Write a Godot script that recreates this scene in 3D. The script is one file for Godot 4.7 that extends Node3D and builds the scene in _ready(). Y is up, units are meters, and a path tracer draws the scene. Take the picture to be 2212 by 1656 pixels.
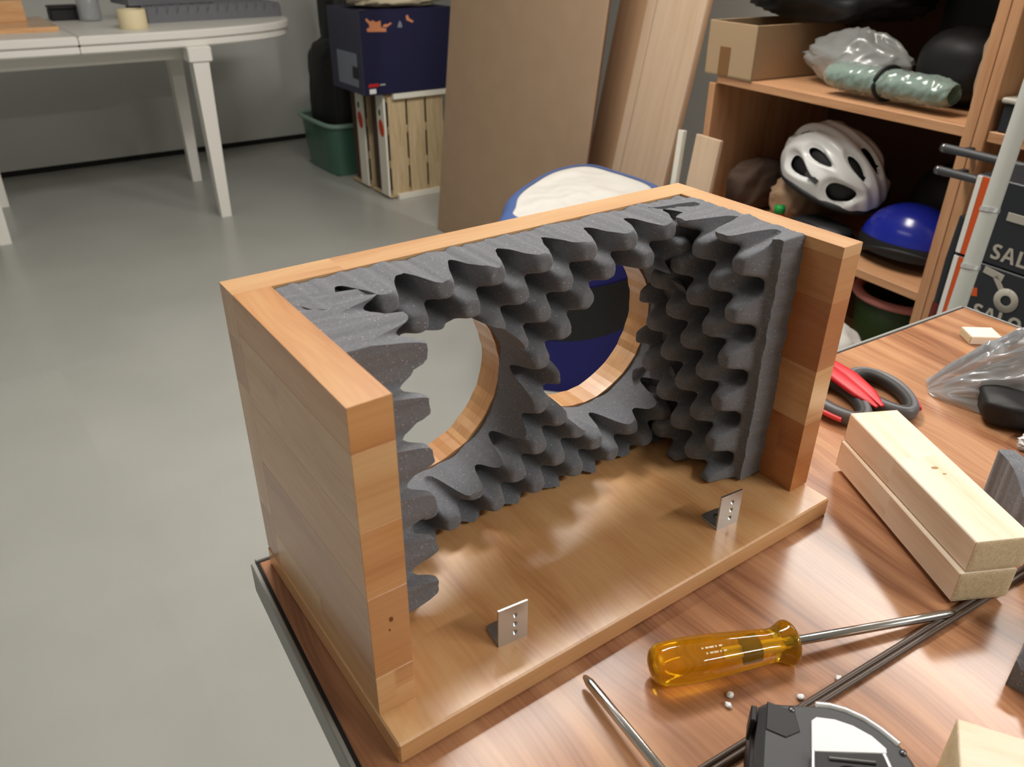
extends Node3D

const TY := 0.7402  # height of the desk top
const SHELF_TURN := -0.1002

var M := {}
var used := {}
var rng := RandomNumberGenerator.new()


func _ready() -> void:
	rng.seed = 7
	_camera_and_light()
	_materials()
	_room()
	_ceiling_lights()
	_desk()
	_wooden_box()
	_desk_things()
	_white_table()
	_back_corner()
	_leaning_boards()
	_storage_bin()
	_shelf_unit()
	_shelf_things()


# ---------------------------------------------------------------- camera, light
func _camera_and_light() -> void:
	var cam := Camera3D.new()
	cam.name = "camera"
	add_child(cam)
	var right := Vector3(0.81583917, 0.00851902, 0.57821612).normalized()
	var forward := Vector3(0.50559082, -0.49583625, -0.70606256).normalized()
	var back := -forward
	var up := back.cross(right).normalized()
	cam.transform = Transform3D(Basis(right, up, back), Vector3(-0.1132, 1.14, 0.4551))
	cam.near = 0.05
	cam.far = 60.0
	var lens := CameraAttributesPhysical.new()
	lens.frustum_focal_length = 24.948
	lens.frustum_focus_distance = 0.62
	lens.frustum_near = 0.05
	lens.frustum_far = 60.0
	lens.exposure_aperture = 11.5
	cam.attributes = lens
	cam.fov = 51.375
	cam.current = true

	var env := Environment.new()
	env.background_mode = Environment.BG_COLOR
	env.background_color = Color(0.01, 0.01, 0.012)
	env.tonemap_mode = Environment.TONE_MAPPER_LINEAR
	env.tonemap_exposure = 1.22
	env.sdfgi_enabled = true
	env.ssao_enabled = true
	env.ssil_enabled = true
	var we := WorldEnvironment.new()
	we.name = "world_environment"
	we.environment = env
	add_child(we)


func _ceiling_lights() -> void:
	# long ceiling fittings: one over the shelf side of the desk, one behind the camera, one to its left
	ceiling_light("long white ceiling light above the back edge of the desk", Vector3(0.80, 2.40, -0.95), Vector2(1.2, 0.36), 0.0, 3.2)
	ceiling_light("long white ceiling light along the top of the shelf unit", Vector3(2.10, 2.40, -0.40), Vector2(1.2, 0.16), 90.0, 2.2)
	ceiling_light("long white ceiling light behind the camera, towards the right wall", Vector3(1.4, 2.40, 2.0), Vector2(1.3, 0.16), 0.0, 3.4)
	ceiling_light("long white ceiling light over the open floor on the left", Vector3(-1.3, 2.40, -1.2), Vector2(1.3, 0.16), 90.0, 0.4)


func ceiling_light(label: String, at: Vector3, size: Vector2, turn: float, energy: float) -> void:
	var t := thing("ceiling_light", label, "lamp", at, deg_to_rad(turn), "ceiling lights")
	part("housing", box_mesh(Vector3(size.x + 0.06, 0.05, size.y + 0.05), 0.006), M.white_paint, t, Vector3(0, 0.03, 0))
	part("diffuser", box_mesh(Vector3(size.x, 0.02, size.y), 0.004), M.lamp_glow, t, Vector3(0, -0.004, 0))
	var l := AreaLight3D.new()
	l.name = "lamp_light"
	l.area_size = size
	l.light_energy = energy
	l.light_color = Color(1.0, 0.982, 0.955)
	l.shadow_enabled = true
	l.area_range = 12.0
	l.area_attenuation = 2.0
	l.position = Vector3(0, -0.02, 0)
	l.rotation_degrees = Vector3(-90, 0, 0)
	t.add_child(l)


# ---------------------------------------------------------------- helpers: nodes
func numbered(called: String) -> String:
	used[called] = used.get(called, -1) + 1
	return called if used[called] == 0 else "%s_%03d" % [called, used[called]]


func thing(called: String, label: String, category: String, at := Vector3.ZERO, turn := 0.0, group := "") -> Node3D:
	var o := Node3D.new()
	o.name = numbered(called)
	add_child(o)
	o.position = at
	o.rotation.y = turn
	tag(o, label, category, group)
	return o


func tag(o: Node, label: String, category: String, group := "") -> void:
	o.set_meta("label", label)
	o.set_meta("category", category)
	if group != "":
		o.set_meta("group", group)


func part(called: String, mesh: Mesh, m: Material, parent: Node = self, at := Vector3.ZERO, basis := Basis()) -> MeshInstance3D:
	var o := MeshInstance3D.new()
	o.mesh = mesh
	o.material_override = m
	o.transform = Transform3D(basis, at)
	if parent == self:
		o.name = numbered(called)
		add_child(o)
	else:
		o.name = called
		parent.add_child(o, true)
	return o


func structure(called: String, mesh: Mesh, m: Material, at: Vector3) -> MeshInstance3D:
	var o := part(called, mesh, m, self, at)
	o.set_meta("kind", "structure")
	return o


func holder(called: String, parent: Node, at := Vector3.ZERO) -> Node3D:
	var o := Node3D.new()
	o.name = called
	o.position = at
	parent.add_child(o, true)
	return o


func turned(x: float, y: float, z: float) -> Basis:
	return Basis.from_euler(Vector3(deg_to_rad(x), deg_to_rad(y), deg_to_rad(z)))


# ---------------------------------------------------------------- helpers: meshes
func begin() -> SurfaceTool:
	var st := SurfaceTool.new()
	st.begin(Mesh.PRIMITIVE_TRIANGLES)
	return st


func done(st: SurfaceTool) -> ArrayMesh:
	st.generate_normals()
	return st.commit()


func grain_uv(p: Vector3, n: Vector3, grain: int, off: Vector2) -> Vector2:
	var a := n.abs()
	var k := 0
	if a.y >= a.x and a.y >= a.z:
		k = 1
	elif a.z > a.x:
		k = 2
	if k == grain:
		return Vector2(p[(grain + 1) % 3] * 0.25, p[(grain + 2) % 3]) + off * 1.7
	return Vector2(p[grain], p[3 - grain - k]) + off


func face(st: SurfaceTool, pts: Array, outward: Vector3, grain := 0, off := Vector2.ZERO) -> void:
	var n: Vector3 = (pts[2] - pts[0]).cross(pts[1] - pts[0])
	var l := pts.duplicate()
	if n.dot(outward) < 0.0:
		l.reverse()
	for i in range(1, l.size() - 1):
		for p in [l[0], l[i], l[i + 1]]:
			st.set_uv(grain_uv(p, outward, grain, off))
			st.add_vertex(p)


# box with chamfered edges, centred
func add_box(st: SurfaceTool, size: Vector3, bevel := 0.001, grain := 0, off := Vector2.ZERO, t := Transform3D()) -> void:
	st.set_smooth_group(-1)
	var h := size / 2.0
	var b := minf(bevel, minf(h.x, minf(h.y, h.z)) * 0.8)
	var corner := func(s: Vector3, k: int) -> Vector3:
		var p := Vector3(s.x * (h.x - b), s.y * (h.y - b), s.z * (h.z - b))
		p[k] = s[k] * h[k]
		return t * p
	for k in 3:
		var i := (k + 1) % 3
		var j := (k + 2) % 3
		for sg in [-1.0, 1.0]:
			var l := []
			for q in [[-1.0, -1.0], [1.0, -1.0], [1.0, 1.0], [-1.0, 1.0]]:
				var s := Vector3.ZERO
				s[k] = sg
				s[i] = q[0]
				s[j] = q[1]
				l.append(corner.call(s, k))
			var n := Vector3.ZERO
			n[k] = sg
			face(st, l, t.basis * n, grain, off)
		for si in [-1.0, 1.0]:
			for sj in [-1.0, 1.0]:
				var a := Vector3.ZERO
				a[i] = si
				a[j] = sj
				var a0 := a
				var a1 := a
				a0[k] = -1.0
				a1[k] = 1.0
				face(st, [corner.call(a0, i), corner.call(a1, i), corner.call(a1, j), corner.call(a0, j)], t.basis * a, grain, off)
	for sx in [-1.0, 1.0]:
		for sy in [-1.0, 1.0]:
			for sz in [-1.0, 1.0]:
				var s := Vector3(sx, sy, sz)
				face(st, [corner.call(s, 0), corner.call(s, 1), corner.call(s, 2)], t.basis * s, grain, off)


func box_mesh(size: Vector3, bevel := 0.001, grain := 0, off := Vector2.ZERO) -> ArrayMesh:
	var st := begin()
	add_box(st, size, bevel, grain, off)
	return done(st)


func inset(poly: PackedVector2Array, d: float) -> PackedVector2Array:
	var out := PackedVector2Array()
	var n := poly.size()
	var turn := 1.0 if Geometry2D.is_polygon_clockwise(poly) else -1.0
	for i in n:
		var e0 := (poly[i] - poly[(i + n - 1) % n]).normalized()
		var e1 := (poly[(i + 1) % n] - poly[i]).normalized()
		var n0 := Vector2(-e0.y, e0.x) * turn
		var n1 := Vector2(-e1.y, e1.x) * turn
		var m := (n0 + n1)
		m = m / maxf(m.length_squared() / 2.0, 0.3)
		out.append(poly[i] - m * d)
	return out


# polygon in x, y pushed from z = 0 to z = depth, with a chamfer of bevel on both rims
func add_prism(st: SurfaceTool, poly: PackedVector2Array, depth: float, bevel := 0.0, grain := 0, off := Vector2.ZERO, smooth := false) -> void:
	var inner := poly
	if bevel > 0.0:
		inner = inset(poly, bevel)
		if absf(area_of(inner)) > absf(area_of(poly)):
			inner = inset(poly, -bevel)
	var tris := Geometry2D.triangulate_polygon(inner)
	st.set_smooth_group(-1)
	for i in range(0, tris.size(), 3):
		var a := inner[tris[i]]
		var b := inner[tris[i + 1]]
		var c := inner[tris[i + 2]]
		face(st, [Vector3(a.x, a.y, depth), Vector3(b.x, b.y, depth), Vector3(c.x, c.y, depth)], Vector3.BACK, grain, off)
		face(st, [Vector3(a.x, a.y, 0), Vector3(b.x, b.y, 0), Vector3(c.x, c.y, 0)], Vector3.FORWARD, grain, off)
	var n := poly.size()
	var cw := 1.0 if Geometry2D.is_polygon_clockwise(poly) else -1.0
	for i in n:
		var j := (i + 1) % n
		var e := poly[j] - poly[i]
		var o2 := Vector2(-e.y, e.x) * cw
		var o := Vector3(o2.x, o2.y, 0)
		st.set_smooth_group(1 if smooth else -1)
		face(st, [Vector3(poly[i].x, poly[i].y, bevel), Vector3(poly[j].x, poly[j].y, bevel), Vector3(poly[j].x, poly[j].y, depth - bevel), Vector3(poly[i].x, poly[i].y, depth - bevel)], o, grain, off)
		if bevel > 0.0:
			st.set_smooth_group(2 if smooth else -1)
			face(st, [Vector3(poly[i].x, poly[i].y, depth - bevel), Vector3(poly[j].x, poly[j].y, depth - bevel), Vector3(inner[j].x, inner[j].y, depth), Vector3(inner[i].x, inner[i].y, depth)], o + Vector3(0, 0, e.length()), grain, off)
			face(st, [Vector3(poly[i].x, poly[i].y, bevel), Vector3(poly[j].x, poly[j].y, bevel), Vector3(inner[j].x, inner[j].y, 0), Vector3(inner[i].x, inner[i].y, 0)], o - Vector3(0, 0, e.length()), grain, off)


func area_of(poly: PackedVector2Array) -> float:
	var s := 0.0
	for i in poly.size():
		s += poly[i].cross(poly[(i + 1) % poly.size()])
	return s / 2.0


func prism_mesh(poly: PackedVector2Array, depth: float, bevel := 0.0, grain := 0, smooth := false) -> ArrayMesh:
	var st := begin()
	add_prism(st, poly, depth, bevel, grain, Vector2.ZERO, smooth)
	return done(st)


# profile of (radius, height) turned about y
func lathe_mesh(profile: Array, seg := 32) -> ArrayMesh:
	var st := begin()
	st.set_smooth_group(0)
	for i in profile.size() - 1:
		var a: Vector2 = profile[i]
		var b: Vector2 = profile[i + 1]
		for s in seg:
			var t0 := TAU * s / seg
			var t1 := TAU * (s + 1) / seg
			var p := [Vector3(a.x * cos(t0), a.y, a.x * sin(t0)), Vector3(a.x * cos(t1), a.y, a.x * sin(t1)), Vector3(b.x * cos(t1), b.y, b.x * sin(t1)), Vector3(b.x * cos(t0), b.y, b.x * sin(t0))]
			var uv := [Vector2(t0 * 0.1, a.y), Vector2(t1 * 0.1, a.y), Vector2(t1 * 0.1, b.y), Vector2(t0 * 0.1, b.y)]
			var order := [0, 1, 2, 0, 2, 3]
			if a.x < 1e-6:
				order = [0, 2, 3]
			elif b.x < 1e-6:
				order = [0, 1, 2]
			for k in order:
				st.set_uv(uv[k])
				st.add_vertex(p[k])
	return done(st)


# tube along points with one radius (or a list of radii)
func add_tube(st: SurfaceTool, pts: Array, radius, seg := 12, closed := false, flat := 1.0) -> void:
	st.set_smooth_group(0)
	var rings := []
	var n := pts.size()
	var ref := Vector3.UP
	for i in n:
		var before: Vector3 = pts[(i + n - 1) % n] if closed else pts[maxi(i - 1, 0)]
		var after: Vector3 = pts[(i + 1) % n] if closed else pts[mini(i + 1, n - 1)]
		var d := (after - before).normalized()
		var side := ref.cross(d)
		if side.length() < 0.05:
			side = Vector3.RIGHT.cross(d)
		side = side.normalized()
		var up := d.cross(side).normalized()
		var r: float = radius[i] if radius is Array else radius
		var ring := []
		for s in seg:
			var t := TAU * s / seg
			ring.append(pts[i] + side * cos(t) * r + up * sin(t) * r * flat)
		rings.append(ring)
	for i in (n if closed else n - 1):
		var a: Array = rings[i]
		var b: Array = rings[(i + 1) % n]
		for s in seg:
			var s1 := (s + 1) % seg
			for p in [a[s], b[s], b[s1], a[s], b[s1], a[s1]]:
				st.set_uv(Vector2(p.x + p.z, p.y))
				st.add_vertex(p)
	if not closed:
		st.set_smooth_group(-1)
		for s in range(1, seg - 1):
			for p in [rings[0][0], rings[0][s], rings[0][s + 1]]:
				st.set_uv(Vector2.ZERO)
				st.add_vertex(p)
			for p in [rings[n - 1][0], rings[n - 1][s + 1], rings[n - 1][s]]:
				st.set_uv(Vector2.ZERO)
				st.add_vertex(p)


func tube_mesh(pts: Array, radius, seg := 12, closed := false, flat := 1.0) -> ArrayMesh:
	var st := begin()
	add_tube(st, pts, radius, seg, closed, flat)
	return done(st)


# grid of points f(u, v), u and v from 0 to 1
func grid_mesh(nu: int, nv: int, f: Callable) -> ArrayMesh:
	var st := begin()
	st.set_smooth_group(0)
	var p := []
	for j in nv + 1:
		for i in nu + 1:
			p.append(f.call(float(i) / nu, float(j) / nv))
	for j in nv:
		for i in nu:
			var a := j * (nu + 1) + i
			for k in [a, a + 1, a + nu + 2, a, a + nu + 2, a + nu + 1]:
				st.set_uv(Vector2(float(k % (nu + 1)) / nu, float(k / (nu + 1)) / nv))
				st.add_vertex(p[k])
	return done(st)


# soft lump: superellipsoid with folds, standing on y = 0
func lump_mesh(size: Vector3, power: float, folds: float, freq: float, seed_no: int, nu := 64, nv := 32, ridged := true) -> ArrayMesh:
	var n := FastNoiseLite.new()
	n.seed = seed_no
	n.frequency = freq
	n.fractal_octaves = 3
	n.fractal_type = FastNoiseLite.FRACTAL_RIDGED if ridged else FastNoiseLite.FRACTAL_FBM
	var f := func(u: float, v: float) -> Vector3:
		var a := -TAU * u
		var b := (v - 0.5) * PI
		var sp := func(x: float, e: float) -> float: return signf(x) * pow(absf(x), e)
		var d := Vector3(sp.call(cos(b), power) * sp.call(cos(a), power), sp.call(sin(b), power), sp.call(cos(b), power) * sp.call(sin(a), power))
		var q := Vector3(cos(b) * cos(a), sin(b), cos(b) * sin(a))
		var w := n.get_noise_3d(q.x, q.y, q.z)
		var r := 1.0 + folds * w
		var p := Vector3(d.x * size.x, d.y * size.y, d.z * size.z) * 0.5 * r
		p.y = maxf(p.y, -size.y * 0.5) + size.y * 0.5
		return p
	return grid_mesh(nu, nv, f)


func arc(cx: float, cy: float, rx: float, ry: float, from_deg: float, to_deg: float, n: int) -> PackedVector2Array:
	var out := PackedVector2Array()
	for i in n + 1:
		var t := deg_to_rad(lerpf(from_deg, to_deg, float(i) / n))
		out.append(Vector2(cx + rx * cos(t), cy + ry * sin(t)))
	return out


# ---------------------------------------------------------------- materials
func mat(color: Color, rough := 0.6, metal := 0.0, spec := 0.5) -> StandardMaterial3D:
	var m := StandardMaterial3D.new()
	m.albedo_color = color
	m.roughness = rough
	m.metallic = metal
	m.metallic_specular = spec
	return m


func c8(r: float, g: float, b: float) -> Color:
	return Color(r / 255.0, g / 255.0, b / 255.0)


# grain picture: runs along u, one metre wide and high unless scaled
func wood_picture(w: int, h: int, seed_no: int, tones: Array, along: float, across: float, fine: float, swirl: float, knots := []) -> ImageTexture:
	var n := FastNoiseLite.new()
	n.seed = seed_no
	n.frequency = 1.0
	n.noise_type = FastNoiseLite.TYPE_SIMPLEX_SMOOTH
	n.fractal_type = FastNoiseLite.FRACTAL_NONE
	var data := PackedByteArray()
	data.resize(w * h * 3)
	var ramp := Gradient.new()
	ramp.offsets = PackedFloat32Array([0.0, 0.3, 0.6, 1.0])
	ramp.colors = PackedColorArray(tones)
	var table := []
	for i in 256:
		table.append(ramp.sample(i / 255.0))
	var k := 0
	for j in h:
		var y := float(j) / h
		for i in w:
			var x := float(i) / w
			var yy := y + swirl * n.get_noise_2d(x * 2.2 * along, y * 5.0 + 31.0)
			for q in knots:
				var dx: float = (x - q[0]) / (q[2] * 3.0)
				var dy: float = (y - q[1])
				yy += signf(dy) * q[2] * 0.7 * exp(-dx * dx - dy * dy / (q[2] * q[2] * 4.0))
			var v := 0.5 + 0.30 * n.get_noise_2d(x * along, yy * across) + 0.22 * n.get_noise_2d(x * along * 0.6 + 9.0, yy * across * 0.22) + 0.14 * n.get_noise_2d(x * along * 5.0, yy * fine)
			for q in knots:
				var d: float = Vector2((x - q[0]) / 1.5, y - q[1]).length() / q[2]
				if d < 1.0:
					v -= 0.55 * (1.0 - d * d)
			var c: Color = table[clampi(int(v * 255.0), 0, 255)]
			data[k] = int(c.r * 255.0)
			data[k + 1] = int(c.g * 255.0)
			data[k + 2] = int(c.b * 255.0)
			k += 3
	return ImageTexture.create_from_image(Image.create_from_data(w, h, false, Image.FORMAT_RGB8, data))


func wood(tex: Texture2D, scale: Vector2, rough: float, coat := 0.0, tint := Color.WHITE) -> StandardMaterial3D:
	var m := mat(tint, rough)
	m.albedo_texture = tex
	m.uv1_scale = Vector3(scale.x, scale.y, 1)
	if coat > 0.0:
		m.clearcoat_enabled = true
		m.clearcoat = coat
		m.clearcoat_roughness = 0.22
	return m


func speckle_picture(size: int, seed_no: int, base: Color, spread: float, specks: int, speck: Color) -> ImageTexture:
	var r := RandomNumberGenerator.new()
	r.seed = seed_no
	var im := Image.create(size, size, false, Image.FORMAT_RGB8)
	for j in size:
		for i in size:
			var d := r.randf_range(-spread, spread)
			im.set_pixel(i, j, Color(base.r + d, base.g + d, base.b + d))
	for s in specks:
		var x := r.randi_range(0, size - 3)
		var y := r.randi_range(0, size - 2)
		im.set_pixel(x, y, speck)
		if r.randf() < 0.5:
			im.set_pixel(x + 1, y, speck.lerp(base, 0.4))
	return ImageTexture.create_from_image(im)


func cloud_picture(size: int, seed_no: int, a: Color, b: Color, freq: float) -> ImageTexture:
	var n := FastNoiseLite.new()
	n.seed = seed_no
	n.frequency = freq
	n.fractal_octaves = 4
	var im := Image.create(size, size, false, Image.FORMAT_RGB8)
	for j in size:
		for i in size:
			im.set_pixel(i, j, a.lerp(b, clampf(0.5 + 0.9 * n.get_noise_2d(i, j), 0, 1)))
	return ImageTexture.create_from_image(im)


func _materials() -> void:
	M.white_paint = mat(c8(236, 234, 228), 0.35)
	M.lamp_glow = mat(c8(255, 250, 240), 0.5)
	M.lamp_glow.emission_enabled = true
	M.lamp_glow.emission = Color(1.0, 0.982, 0.955)
	M.lamp_glow.emission_energy_multiplier = 3.0
	# setting
	M.floor = mat(Color.WHITE, 0.32)
	M.floor.albedo_texture = cloud_picture(256, 3, c8(162, 163, 158), c8(170, 171, 166), 0.012)
	M.floor.uv1_triplanar = true
	M.floor.uv1_world_triplanar = true
	M.floor.uv1_scale = Vector3.ONE * 0.5
	M.wall = mat(c8(196, 198, 194), 0.6)
	M.ceiling = mat(c8(228, 226, 220), 0.9)
	M.black_gap = mat(c8(14, 14, 14), 0.8)
	# box woods
	var box_tex := wood_picture(640, 512, 11, [c8(192, 134, 84), c8(215, 160, 106), c8(223, 173, 119), c8(231, 187, 135)], 2.0, 12.0, 90.0, 0.012)
	M.box_wood = wood(box_tex, Vector2(2.2, 3.0), 0.38, 0.8)
	M.box_tones = []
	for t in [c8(255, 255, 255), c8(232, 214, 194), c8(250, 238, 222), c8(216, 182, 152)]:
		M.box_tones.append(wood(box_tex, Vector2(2.2, 3.0), 0.38, 0.8, t))
	M.knot = mat(c8(128, 72, 38), 0.5)
	# desk
	var desk_tex := wood_picture(1024, 1024, 5, [c8(124, 82, 58), c8(164, 114, 82), c8(186, 136, 100), c8(206, 160, 120)], 1.6, 34.0, 210.0, 0.018)
	M.desk_wood = wood(desk_tex, Vector2(1.4, 1.4), 0.22)
	M.desk_edge = mat(c8(150, 150, 146), 0.5)
	# pale woods
	var pine_tex := wood_picture(512, 256, 21, [c8(236, 208, 178), c8(246, 226, 200), c8(249, 231, 208), c8(251, 236, 216)], 1.6, 9.0, 60.0, 0.015, [[0.62, 0.45, 0.035]])
	M.pine = wood(pine_tex, Vector2(4.0, 8.0), 0.6)
	M.knot_pale = mat(c8(178, 132, 92), 0.6)
	M.pine_end = mat(c8(238, 222, 186), 0.85)
	M.pine_end.albedo_texture = speckle_picture(96, 4, c8(236, 232, 226), 0.07, 40, c8(190, 180, 160))
	M.pine_end.uv1_triplanar = true
	M.pine_end.uv1_scale = Vector3.ONE * 22.0
	var board_tex := wood_picture(512, 256, 33, [c8(196, 166, 138), c8(205, 177, 149), c8(209, 182, 154), c8(214, 188, 160)], 2.0, 14.0, 80.0, 0.02)
	M.board = wood(board_tex, Vector2(0.8, 3.0), 0.6)
	M.board_shaded = wood(board_tex, Vector2(0.8, 3.0), 0.6, 0.0, c8(222, 204, 186))  # tinted copy of board, shade on the plank behind put into its colour
	M.mdf = mat(Color.WHITE, 0.75)
	M.mdf.albedo_texture = cloud_picture(128, 8, c8(160, 134, 108), c8(164, 138, 112), 0.02)
	M.mdf.uv1_triplanar = true
	M.mdf.uv1_scale = Vector3.ONE * 3.0
	M.mdf_edge = mat(c8(92, 62, 44), 0.8)
	var shelf_tex := wood_picture(512, 256, 41, [c8(168, 116, 78), c8(190, 140, 100), c8(198, 150, 110), c8(206, 160, 122)], 2.0, 12.0, 70.0, 0.02)
	M.shelf = wood(shelf_tex, Vector2(1.0, 3.0), 0.5)
	var crate_tex := wood_picture(256, 256, 51, [c8(162, 138, 100), c8(184, 160, 122), c8(192, 170, 134), c8(202, 184, 150)], 2.0, 12.0, 70.0, 0.03)
	M.crate = wood(crate_tex, Vector2(2.0, 4.0), 0.75)
	M.crate_white = mat(c8(222, 218, 204), 0.7)
	M.tomato = mat(c8(196, 62, 26), 0.7)
	M.leaf_print = mat(c8(70, 110, 70), 0.7)
	# foam
	M.foam = mat(Color.WHITE, 1.0, 0.0, 0.2)
	M.foam.albedo_texture = speckle_picture(256, 9, c8(119, 121, 127), 0.05, 260, c8(225, 228, 232))
	M.foam.uv1_triplanar = true
	M.foam.uv1_scale = Vector3.ONE * 9.0
	M.foam.rim_enabled = true
	M.foam.rim = 0.35
	M.foam.rim_tint = 0.3
	# metals
	M.zinc = mat(c8(196, 200, 202), 0.28, 1.0)
	M.steel = mat(c8(206, 208, 210), 0.2, 1.0)
	M.dark_steel = mat(c8(120, 120, 122), 0.35, 1.0)
	M.grey_tube = mat(c8(186, 188, 182), 0.45)
	# plastics
	M.amber = mat(Color(1.0, 0.79, 0.12, 0.12), 0.06)
	M.amber.refraction_enabled = true
	M.amber.refraction_scale = 0.049
	M.amber.transparency = BaseMaterial3D.TRANSPARENCY_ALPHA
	M.yellow = mat(c8(250, 226, 30), 0.3)
	M.brown = mat(c8(92, 58, 20), 0.6)
	M.white_mark = mat(c8(238, 226, 196), 0.6)
	M.cable = mat(c8(82, 66, 56), 0.35)
	M.rubber = mat(c8(62, 64, 66), 0.5)
	M.rubber_dark = mat(c8(24, 24, 26), 0.55)
	M.black = mat(c8(18, 18, 19), 0.6)
	M.black_gloss = mat(c8(16, 17, 18), 0.2)
	M.label_white = mat(c8(240, 241, 242), 0.4)
	M.silver = mat(c8(222, 224, 226), 0.25, 0.6)
	M.scissor_grey = mat(c8(96, 98, 102), 0.45)
	M.scissor_dark = mat(c8(48, 47, 46), 0.6)
	M.red = mat(c8(206, 26, 40), 0.45)
	M.pale_red = mat(c8(226, 70, 76), 0.45)
	M.clear_film = mat(Color(0.70, 0.72, 0.74, 0.56), 0.14)
	M.clear_film.transparency = BaseMaterial3D.TRANSPARENCY_ALPHA
	M.milky_film = mat(Color(0.72, 0.73, 0.72, 0.55), 0.24)
	M.milky_film.transparency = BaseMaterial3D.TRANSPARENCY_ALPHA
	M.green_film = mat(Color(0.60, 0.67, 0.63, 0.55), 0.18)
	M.green_film.transparency = BaseMaterial3D.TRANSPARENCY_ALPHA
	M.green_tub = mat(Color(0.30, 0.46, 0.39, 0.80), 0.25)
	M.green_tub.transparency = BaseMaterial3D.TRANSPARENCY_ALPHA
	M.tub_lid = mat(c8(128, 158, 144), 0.4)
	M.cream = mat(c8(236, 222, 182), 0.7)
	M.card = mat(c8(168, 142, 110), 0.85)
	M.card_in = mat(c8(124, 98, 70), 0.85)
	M.parcel_tape = mat(c8(126, 92, 56), 0.35)
	M.blue_card = mat(c8(15, 15, 56), 0.4)
	M.blue_side = mat(c8(54, 56, 76), 0.5)
	M.pale_sticker = mat(c8(120, 126, 138), 0.5)
	M.orange_print = mat(c8(206, 134, 92), 0.5)
	M.red_print = mat(c8(190, 28, 22), 0.5)
	M.blue_cloth = mat(c8(34, 34, 118), 0.8)
	M.blue_trim = mat(c8(74, 100, 156), 0.6)
	M.teal = mat(c8(60, 110, 140), 0.6)
	M.white_cloth = mat(c8(214, 212, 206), 0.7)
	M.helmet_white = mat(c8(232, 232, 230), 0.28)
	M.helmet_blue = mat(c8(26, 40, 150), 0.18)
	M.orange = mat(c8(214, 84, 26), 0.5)
	M.green = mat(c8(20, 140, 60), 0.5)
	M.dark_green = mat(c8(40, 60, 18), 0.5)
	M.pink = mat(c8(200, 128, 120), 0.7)
	M.dark_card = mat(c8(34, 38, 44), 0.5)
	M.print_grey = mat(c8(178, 172, 160), 0.6)
	M.brown_cloth = mat(c8(76, 58, 46), 0.9)
	M.beige_cloth = mat(c8(170, 140, 112), 0.9)
	M.paper = mat(c8(196, 184, 158), 0.8)
	M.dark_red = mat(c8(96, 28, 20), 0.5)


# ---------------------------------------------------------------- room
func _room() -> void:
	structure("floor", box_mesh(Vector3(6.0, 0.1, 8.4), 0.0), M.floor, Vector3(0.0, -0.05, -0.6))
	structure("ceiling", box_mesh(Vector3(6.0, 0.1, 8.4), 0.0), M.ceiling, Vector3(0.0, 2.51, -0.6))
	structure("wall_back", box_mesh(Vector3(6.0, 2.43, 0.1), 0.0), M.wall, Vector3(0.0, 1.245, -4.44))
	structure("baseboard_back", box_mesh(Vector3(6.0, 0.032, 0.06), 0.0), M.black_gap, Vector3(0.0, 0.016, -4.425))
	structure("wall_right", box_mesh(Vector3(0.1, 2.46, 8.4), 0.0), M.wall, Vector3(2.62, 1.23, -0.6))
	structure("wall_left", box_mesh(Vector3(0.1, 2.46, 8.4), 0.0), M.wall, Vector3(-2.75, 1.23, -0.6))
	structure("wall_front", box_mesh(Vector3(6.0, 2.46, 0.1), 0.0), M.wall, Vector3(0.0, 1.23, 3.45))


# ---------------------------------------------------------------- desk
func _desk() -> void:
	var t := thing("desk", "brown wood-grain desk with grey edging under the wooden box", "desk", Vector3(0, 0, 0), -0.0591)
	var x0 := -0.0096
	var x1 := 0.865
	var z0 := -0.0064
	var z1 := 1.25
	var th := 0.026
	part("desk_top", box_mesh(Vector3(x1 - x0 - 0.004, th, z1 - z0 - 0.004), 0.0008, 2), M.desk_wood, t, Vector3((x0 + x1) / 2, TY - th / 2, (z0 + z1) / 2))
	# edging: a black joint line, then the grey band, on each side
	var sides := [[Vector3(x0 + 0.001, 0, (z0 + z1) / 2), Vector3(0.0025, th, z1 - z0)], [Vector3(x1 - 0.001, 0, (z0 + z1) / 2), Vector3(0.0025, th, z1 - z0)], [Vector3((x0 + x1) / 2, 0, z0 + 0.001), Vector3(x1 - x0, th, 0.0025)], [Vector3((x0 + x1) / 2, 0, z1 - 0.001), Vector3(x1 - x0, th, 0.0025)]]
	for i in 4:
		var s: Vector3 = sides[i][1]
		var p: Vector3 = sides[i][0]
		part("edge_joint", box_mesh(s + Vector3(0.0, -0.0006, 0.0), 0.0002), M.black_gap, t, p + Vector3(0, TY - th / 2 - 0.0002, 0))
		var o := Vector3(signf(p.x - 0.4), 0, 0) if i < 2 else Vector3(0, 0, signf(p.z - 0.5))
		part("edge_band", box_mesh(s + Vector3(absf(o.x), 0, absf(o.z)) * 0.001, 0.0008), M.desk_edge, t, p + o * 0.003 + Vector3(0, TY - th / 2, 0))
	for q in [Vector2(x0 + 0.06, z0 + 0.06), Vector2(x1 - 0.06, z0 + 0.06), Vector2(x0 + 0.06, z1 - 0.06), Vector2(x1 - 0.06, z1 - 0.06)]:
		part("leg", box_mesh(Vector3(0.045, TY - th, 0.045), 0.002, 1), M.grey_tube, t, Vector3(q.x, (TY - th) / 2, q.y))


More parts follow.
